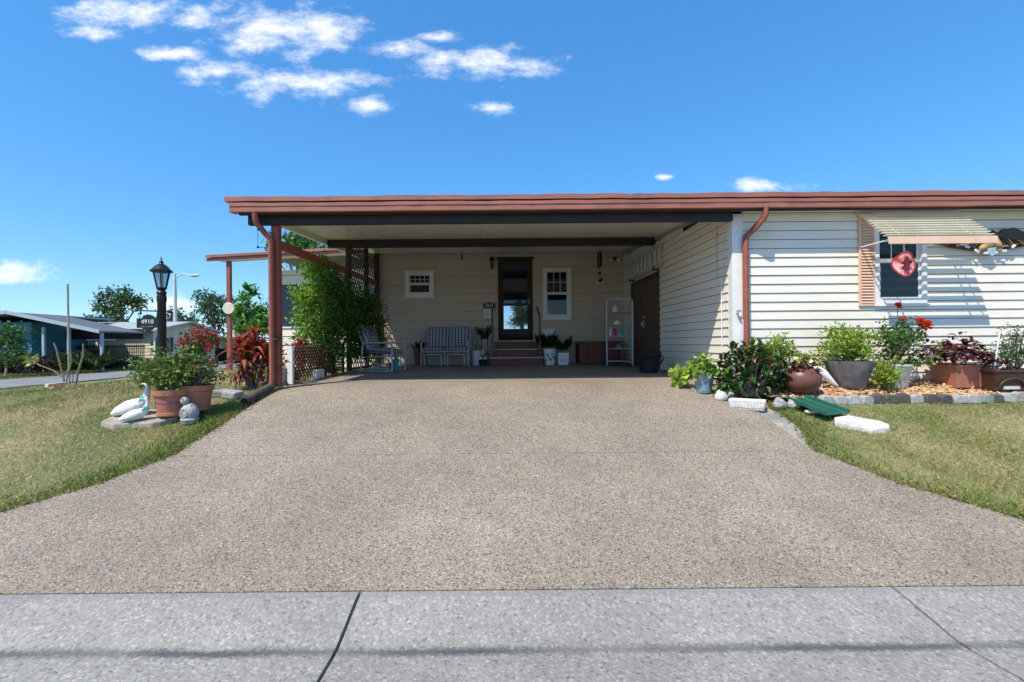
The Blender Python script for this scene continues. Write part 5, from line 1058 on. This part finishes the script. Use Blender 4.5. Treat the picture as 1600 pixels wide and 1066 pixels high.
a0 = at(213,485,5.95); M().tube([(L.x+.085,L.y,a0.z-.02),(L.x,L.y,a0.z-.015),(a0.x,L.y,a0.z)], .009, 8).ell((L.x+.09,L.y,a0.z-.02),(.02,.02,.02)).ell((a0.x,L.y,a0.z),(.016,.016,.016)).build('sign_bracket', BLACKM, lamp)
sc_ = at(232,505,5.93); sgn_ = thing('number_sign', 'black hanging sign reading 4910 on lamp post bracket', 'sign', sc_)
def pent(): 
    o_ = [(-.145,.063),(-.145,-.063),(-.075,-.063),(-.05,-.09),(-.02,-.105),(0,-.112),(.02,-.105),(.05,-.09),(.075,-.063),(.145,-.063),(.145,.063),(.08,.063),(.06,.095),(.03,.108),(0,.115),(-.03,.108),(-.06,.095),(-.08,.063)]
    return [(sc_.x+a, sc_.z+b) for a,b in o_]
pb = M().prism(pent(), sc_.y-.012, sc_.y+.012, 'y').build('board', BLACKM, sgn_)
for dx in (-.115,.11): M().tube([(sc_.x+dx,sc_.y,sc_.z+.06),(sc_.x+dx+.008,sc_.y+.01,a0.z-.005)], .005).build('hanger', BLACKM, sgn_)
SIGNW = mat('sign_paint', (.62,.60,.56), .5, .1)
nt = text('4910', .078, (sc_.x+.0, sc_.y-.0145, sc_.z+.017), SIGNW, pb, bold=.0012)
q = M(); gx = sc_.x
for k in range(11):
    if k in (2,5): continue
    q.bx(gx-.075+k*.0138, gx-.075+k*.0138+.009, sc_.y-.0145, sc_.y-.0122, sc_.z-.052+.002*(k%2), sc_.z-.038)
q.build('small_lettering', mat('sign_paint_dim', (.25,.24,.22), .5, .1), pb)
# plate on the porch post
pc = at(357,482,11.72); o = M().tube([(pc.x,11.76,pc.z),(pc.x,11.735,pc.z),(pc.x,11.725,pc.z)], [.15,.155,.14], 28).build('round_plate', mat('pale_plate', (.66,.60,.48), .5, .12, 10)); tag(o, 'round cream plate fixed on porch post', 'plate')
# red flowering pot farther back
c = at(318,573,12.0); c.z = gz(c.x,12.0); lathe_pot('terracotta_pot', 'terracotta pot of red flowers farther back near porch', c, [(.20,0),(.29,.34),(.31,.35),(.31,.42),(.27,.42),(.26,.37)], TERRA, soil=(.26,.38))
fp = shrub('red_flower_plant', 'bushy plant covered in red flowers near porch', (c.x-.1,12.0,c.z+.78), (.48,.3,.38), 34, 24, .08, .085, [(.05,.13,.03),(.08,.18,.04),(.04,.09,.02)], base=(c.x,12.0,c.z+.4), mw=.6)
P, _ = clumps((c.x-.1,11.9,c.z+.88), (.50,.3,.34), 26, 16, .07, .8); n = len(P); tag(leafcloud('flowers', P, rdir(n,.5), .07, .9, DIAM, tints(n, [(.50,.03,.03),(.42,.05,.03),(.45,.04,.10)]), fp), kind='stuff')
o = grid('gravel_bed', np.linspace(-9.2,-6.8,14), np.linspace(11.1,13.4,10), lambda X,Y: ground(X,Y)-.005, mat('pale_gravel', (.55,.45,.33), .95, .3, 60, bmp=.6)); tag(o, kind='structure')
# plumeria sticks in brick planter box
c = Vector((-12.45,13.0,gz(-12.45,13))); t_ = thing('plumeria', 'nearly leafless plumeria branches rising from brick planter on lawn', 'plant', c)
def A(px,py): return at(px,py,13.0)
for pts, r_ in (([(100,596),(95,575),(88,545),(84,536)],.022), ([(103,597),(107,580),(112,565),(110,550)],.018), ([(98,596),(100,585),(110,575)],.016), ([(118,600),(122,580),(130,555),(130,537)],.026), ([(99,592),(85,580),(60,570),(48,562)],.018), ([(112,598),(114,590),(111,580)],.015)):
    M().tube([A(*q) for q in pts], [r_]*(len(pts)-1)+[r_*.7], 8).build('branch', mat('plumeria_bark', (.20,.175,.14), .85, .3), t_, True)
for k in range(7):
    d = Vector((math.cos(k*.9), .3*math.sin(k*2), math.sin(k*.9)*.7)); q = A(47,562); s_ = d.cross(Vector((0,1,0))).normalized()
    rep(CR[3], 'leaf', t_, basis(q, s_, d, s_.cross(d), (.36,.36,.36)))
pb_ = thing('brick_planter', 'low red brick planter around plumeria stems', 'planter', c)
for k in range(4): M().bx(c.x-.28+k*.19,c.x-.10+k*.19,12.75,12.86,c.z-.05,c.z+.11).build('brick', BRICK, pb_, bevel=.01)
M().bx(c.x-.40,c.x-.285,12.74,13.3,c.z-.05,c.z+.13).build('end_block', PALEST, pb_, bevel=.01); M().bx(c.x-.28,c.x+.48,12.87,13.3,c.z-.05,c.z+.06).build('soil', SOIL, pb_)
p0 = at(108,565,13.4); p1 = at(106.5,444,13.4); tag(M().tube([(p0.x,13.4,gz(p0.x,13.4)-.1),p1], .026, 8).build('bare_pole', PALEBARK), 'tall bare grey pole standing behind plumeria on left lawn', 'pole')

# ================================================================== ACROSS THE SIDE STREET
GZ = -.93
# beige house
bh = thing('beige_house', 'beige sided house with low grey roof across side street', 'house', (-28,36,GZ))
def rows(par, o, xd, length, z0, z1, row, m_, gable=None):
    me = boardmesh(m_); xd = Vector(xd); back = Vector((-xd.y,xd.x,0)); z = z0
    while z < z1-.02:
        h = min(row, z1-z); a, b = 0, length
        if gable and z+h > gable[0]:
            f = min(1, max(0, (z+h-gable[0])/(gable[1]-gable[0]))); a, b = length*.5*f, length*(1-.5*f)
        if b-a > .1:
            q = Vector(o)+xd*a; rep(me, 'siding_board', par, basis((q.x,q.y,z), xd, back, (0,0,1), (b-a, 2.0, h*.97)))
        z += row
bw = M().bx(-39,-25.12,33.03,39.9,GZ,1.85).build('wall', BEIGEW, bh)
rows(bw, (-39,33.0,0), (1,0,0), 13.88, GZ, 1.85, .24, BEIGEW)
rows(bw, (-25.1,33.0,0), (0,1,0), 6.9, GZ, 2.42, .24, BEIGEW, gable=(1.85,2.5))
M().add([(-25.12,33.03,1.85),(-25.12,39.9,1.85),(-25.12,36.45,2.5),(-25.3,33.03,1.85),(-25.3,39.9,1.85),(-25.3,36.45,2.5)],[(0,1,2),(5,4,3),(0,2,5,3),(1,4,5,2)]).build('gable', BEIGEW, bh)
M().add([(-39.2,32.55,1.80),(-24.7,32.55,1.80),(-24.7,36.45,2.55),(-39.2,36.45,2.55),(-39.2,32.55,1.90),(-24.7,32.55,1.90),(-24.7,36.45,2.66),(-39.2,36.45,2.66)],[(0,3,2,1),(4,5,6,7),(0,1,5,4),(1,2,6,5),(2,3,7,6),(3,0,4,7)]).build('roof', SHING, bh)
M().add([(-39.2,40.4,1.80),(-24.7,40.4,1.80),(-24.7,36.46,2.55),(-39.2,36.46,2.55),(-39.2,40.4,1.90),(-24.7,40.4,1.90),(-24.7,36.46,2.66),(-39.2,36.46,2.66)],[(0,1,2,3),(4,7,6,5),(0,4,5,1),(1,5,6,2),(2,6,7,3),(3,7,4,0)]).build('roof', SHING, bh)
for y0,y1,z0,z1 in ((32.53,36.45,1.80,2.55),(40.42,36.45,1.80,2.55)):
    M().add([(-24.72,y0,z0-.02),(-24.64,y0,z0-.02),(-24.64,y1,z1),(-24.72,y1,z1),(-24.72,y0,z0+.12),(-24.64,y0,z0+.12),(-24.64,y1,z1+.14),(-24.72,y1,z1+.14)],[(0,3,2,1),(4,5,6,7),(0,1,5,4),(1,2,6,5),(2,3,7,6),(3,0,4,7)]).build('rake_board', FASC, bh)
M().bx(-39.2,-24.7,32.50,32.55,1.78,1.9).build('gutter', FASC, bh)
for x in (-29.4,-25.2): M().bx(x,x+.14,32.9,32.98,GZ,1.8).build('downspout', WHITE, bh)
wd = M().bx(-32.2,-31.0,32.9,33.0,.25,1.35).build('window', WHITE, bh); M().bx(-32.1,-31.1,32.88,32.895,.33,1.27).build('pane', GLASSD, wd)
for y, w, sh_ in ((33.9,.9,1),(35.9,.3,0),(38.3,1.2,1)):
    wd = M().bx(-25.08,-25.0,y-w/2,y+w/2,.1,1.35).build('window', WHITE, bh); M().bx(-24.995,-24.985,y-w/2+.06,y+w/2-.06,.16,1.29).build('pane', GLASSD, wd)
    if sh_:
        for s in (-1,1): M().bx(-25.08,-25.02,y+s*(w/2+.22)-.18,y+s*(w/2+.22)+.18,.1,1.35).build('shutter', NAVY, wd)
# its carport with a parked car
M().bx(-29,-24.2,40.5,45.5,1.32,1.5).build('carport_roof', SHING, bh); M().bx(-29,-25.2,45.3,45.5,GZ,1.32).build('carport_wall', WHITE, bh)
for y in (41,45): M().bx(-24.5,-24.4,y,y+.1,GZ,1.32).build('carport_post', WHITE, bh)
def car_thing(loc, rz, m_, label):
    t_ = thing('parked_car', label, 'car', loc, rz)
    body = [(-2.1,.25),(-2.15,.6),(-2.0,.85),(-1.2,.92),(-.7,1.35),(.7,1.38),(1.35,.95),(2.05,.82),(2.15,.55),(2.1,.25)]
    M().prism(body, -.82, .82, 'y').build('body', m_, t_, bevel=.08, local=True)
    gl = [(-1.05,.95),(-.62,1.30),(.64,1.32),(1.15,.97)]; M().prism(gl, -.83, .83, 'y').build('side_glass', GLASSD, t_, local=True)
    for x in (-1.3,1.3):
        for s in (-1,1):
            w = M().tube([(x,s*.68,.32),(x,s*.86,.32)], .32, 18).build('wheel', RUBBER, t_, local=True); M().tube([(x,s*.861,.32),(x,s*.87,.32)], .19, 14).build('rim', ALU, w, local=True)
    for s in (-1,1): M().bx(2.05,2.14,s*.6-.15,s*.6+.15,.58,.70).build('headlight', PLASTW, t_, local=True); M().bx(-2.14,-2.05,s*.6-.15,s*.6+.15,.62,.74).build('tail_light', REDP, t_, local=True)
car_thing((-25.6,43.0,GZ), R(0), CARP, 'dark car parked under carport of beige house')
car_thing((-29.2,31.3,GZ), R(8), CARR, 'dark red car parked under blue house carport')
# blue house
bl = thing('blue_house', 'blue house with long sloping carport roof at far left', 'house', (-31,29,GZ))
M().bx(-40,-30.05,29.0,38,GZ,2.3).build('wall', BLUEW, bl)
for k in range(9): M().bx(-40,-30.04,28.975,28.998,GZ+.02+k*.36,GZ+.36+k*.36-.012).build('siding_board', BLUEW, bl)
def roofstrip(x0,z0,x1,z1,y0,y1,h,name,m_):
    return M().add([(x0,y0,z0),(x1,y0,z1),(x1,y1,z1),(x0,y1,z0),(x0,y0,z0+h),(x1,y0,z1+h),(x1,y1,z1+h),(x0,y1,z0+h)],[(0,3,2,1),(4,5,6,7),(0,1,5,4),(1,2,6,5),(2,3,7,6),(3,0,4,7)]).build(name, m_, bl)
roofstrip(-30.6,2.80,-24.9,1.55,28.05,31.8,.10,'roof',mat('dark_roof_sheet',(.11,.125,.135),.7,.15)); roofstrip(-42,2.2,-30.62,2.80,28.05,36,.10,'roof',SHING)
roofstrip(-30.6,2.76,-24.8,1.50,27.98,28.045,.22,'fascia',FASC); roofstrip(-42,2.16,-30.62,2.76,27.98,28.045,.22,'fascia',FASC)
for x in (-28.9,-27.3,-25.2): M().bx(x,x+.14,28.5,28.64,GZ,1.95 if x < -27 else 1.55).build('post', FASC, bl)
M().bx(-30.04,-25,31.7,31.8,1.2,1.9).build('beam', BEAM, bl)
fn_ = thing('picket_fence', 'dark picket fence behind blue house carport', 'fence', (-27.6,32.1,GZ))
pk = M().bx(0,.05,0,.03,0,1.75).mesh('picket', BLACKM)
for k in range(38): rep(pk, 'picket', fn_, Matrix.Translation((-30.0+k*.13,32.0,GZ)))
for z in (.35,1.55): M().bx(-30,-25.1,32.035,32.07,GZ+z,GZ+z+.07).build('rail', BLACKM, fn_)
tag(M().add([(-29.6,32.3,1.15),(-27.4,32.3,1.15),(-27.7,32.85,1.6),(-29.3,32.85,1.6),(-29.6,32.3,1.10),(-27.4,32.3,1.10),(-27.7,32.85,1.55),(-29.3,32.85,1.55)],[(0,1,2,3),(4,7,6,5),(0,4,5,1),(1,5,6,2),(2,6,7,3),(3,7,4,0)]).build('metal_awning', WHITE), 'white metal awning seen behind blue house carport', 'awning')
# maroon hedge, palm, street light
hb = shrub('maroon_hedge', 'long low maroon hedge in front of blue house', (-29.5,27.0,GZ+.55), (4.6,.5,.62), 150, 34, .18, .14, [(.045,.012,.016),(.07,.02,.022),(.025,.012,.012),(.03,.04,.015)], base=(-29.5,27.0,GZ), stems=10, cat='hedge', shell=.2)
c = (at(131,560,27.5).x,27.5,GZ+.15); bladeplant('palm_bush', 'spiky green palm bush beside beige wall across street', c, 130, 1.7, .07, [(.05,.10,.03),(.08,.14,.04),(.03,.06,.02)], .35, lift=.25)
sl = thing('street_light', 'tall pale street light with curved arm across street', 'street light', (-28.5+.0,40,GZ))
p0 = at(275,545,40); p1 = at(274,430,40); p2 = at(306,432,40)
M().tube([(p0.x,40,GZ),p1+Vector((0,0,.1))], [.20,.12], 10).build('pole', PALEPOT, sl, True)
M().tube([p1+Vector((0,0,-.3)), p1.lerp(p2,.4)+Vector((0,0,.15)), p2+Vector((-.3,0,.1))], .06, 8).build('arm', PALEPOT, sl, True)
M().ell(p2+Vector((-.1,0,.08)), (.5,.18,.11)).build('lamp_head', PALEPOT, sl, smooth=True)
M().ell(p2+Vector((-.05,0,.0)), (.3,.13,.08)).build('lens', LAMPG, sl, smooth=True)

# ================================================================== GRASS
def vnoise(x, y, s, seed):
    r_ = np.random.default_rng(seed); T = r_.random((64,64)); a = x*s+100; b = y*s+100; i = np.floor(a).astype(int); j = np.floor(b).astype(int); f = a-i; g = b-j; f = f*f*(3-2*f); g = g*g*(3-2*g)
    i %= 63; j %= 63; return (T[i,j]*(1-f)+T[i+1,j]*f)*(1-g)+(T[i,j+1]*(1-f)+T[i+1,j+1]*f)*g
def blades(name, n, x0, x1, y0, y1, L, wd, label, edge=None, dry=.5, bias=1.0):
    x = rng.uniform(x0,x1,n); y = y0+(y1-y0)*rng.random(n)**bias
    LX = np.interp(y, [2.77,3.2,3.6,4.0,4.55,5.2,6.6,12.6], [-4.95,-4.45,-4.02,-3.62,-3.30,-3.27,-3.27,-3.3]); RX = np.interp(y, [2.77,3.38,3.9,4.55,5.2,5.9,6.5,6.75], [4.75,4.02,3.55,3.22,3.50,3.55,3.55,3.6])
    d = np.where(x < 0, LX-x, x-RX); v_ = .55*vnoise(x,y,.9,3)+.3*vnoise(x,y,2.7,5)+.15*vnoise(x,y,8,9)
    near = np.clip(1-d/.55, 0, 1); keep = (d > -.015-.03*rng.random(n)) & (rng.random(n) < np.clip(.35+1.1*(1-v_)+near*.6, 0, 1))
    x, y, v_, near, d = x[keep], y[keep], v_[keep], near[keep], d[keep]; m_ = len(x); P = np.stack([x,y,ground(x,y)-.032], -1)
    green = np.clip((.62-v_)*3.2+.45+near*.5-dry*.45+.38*rng.normal(size=m_), 0, 1)[:,None]
    col = green*np.array([(.13,.215,.04)])+(1-green)*np.array([(.50,.41,.235)]); col = col*(1+.28*rng.normal(size=(m_,1))); col[:,0] *= 1+.3*rng.random(m_)*(green[:,0] > .5)
    A_ = rng.normal(size=(m_,3)); A_[:,2] = .55+.9*rng.random(m_)+.5*near
    o = leafcloud(name, P, A_, L*(.5+.8*rng.random(m_))*(1+.7*near), wd, (np.array([(-.5,0,0),(.5,0,0),(.28,.6,.06),(0,1,.22),(-.28,.6,.06)],float), [(0,1,2),(0,2,4),(4,2,3)]), np.clip(col,.01,1), mat_=GRASSM)
    return tag(o, label, 'grass', kind='stuff')
blades('lawn_grass', 105000, -8.6, -3.25, 3.2, 7.6, .045, .10, 'patchy green and straw coloured lawn left of driveway', dry=.62, bias=.9)
blades('lawn_grass', 60000, -18.8, -3.6, 7.4, 19, .075, .16, 'farther lawn stretching to side street', dry=.35)
blades('lawn_grass', 75000, 3.15, 8.6, 3.0, 5.93, .042, .10, 'dry patchy lawn right of driveway', dry=.75)
n_far = 14000
x = rng.uniform(-34,-24,n_far); y = rng.uniform(17,32,n_far); P = np.stack([x,y,ground(x,y)-.03], -1); A_ = rng.normal(size=(n_far,3)); A_[:,2] = 1
tag(leafcloud('verge_grass', P, A_, .12, .2, DIAM, tints(n_far, [(.12,.17,.04),(.2,.2,.07)]), mat_=GRASSM), 'strip of grass verge across the side street', 'grass', kind='stuff')
# fallen leaves along the driveway edge
n = 800; y = rng.uniform(2.9,6.2,n); side = rng.random(n) < .5
x = np.where(side, np.interp(y, [2.77,3.2,3.6,4.0,4.55,5.2,6.6], [-4.95,-4.45,-4.02,-3.62,-3.30,-3.27,-3.27])-np.abs(rng.normal(size=n))*.10+.03, np.interp(y, [2.77,3.38,3.9,4.55,5.2,5.9], [4.75,4.02,3.55,3.22,3.45,3.5])+np.abs(rng.normal(size=n))*.12-.03)
P = np.stack([x,y,ground(x,y)+.008], -1); A_ = rng.normal(size=(n,3)); A_[:,2] *= .15
tag(leafcloud('fallen_leaves', P, A_, .02+.03*rng.random(n), .5, DIAM, tints(n, [(.28,.14,.06),(.18,.09,.04),(.40,.28,.14)]), flatness=.9), 'dry brown leaves scattered along both driveway edges', 'leaves', kind='stuff')
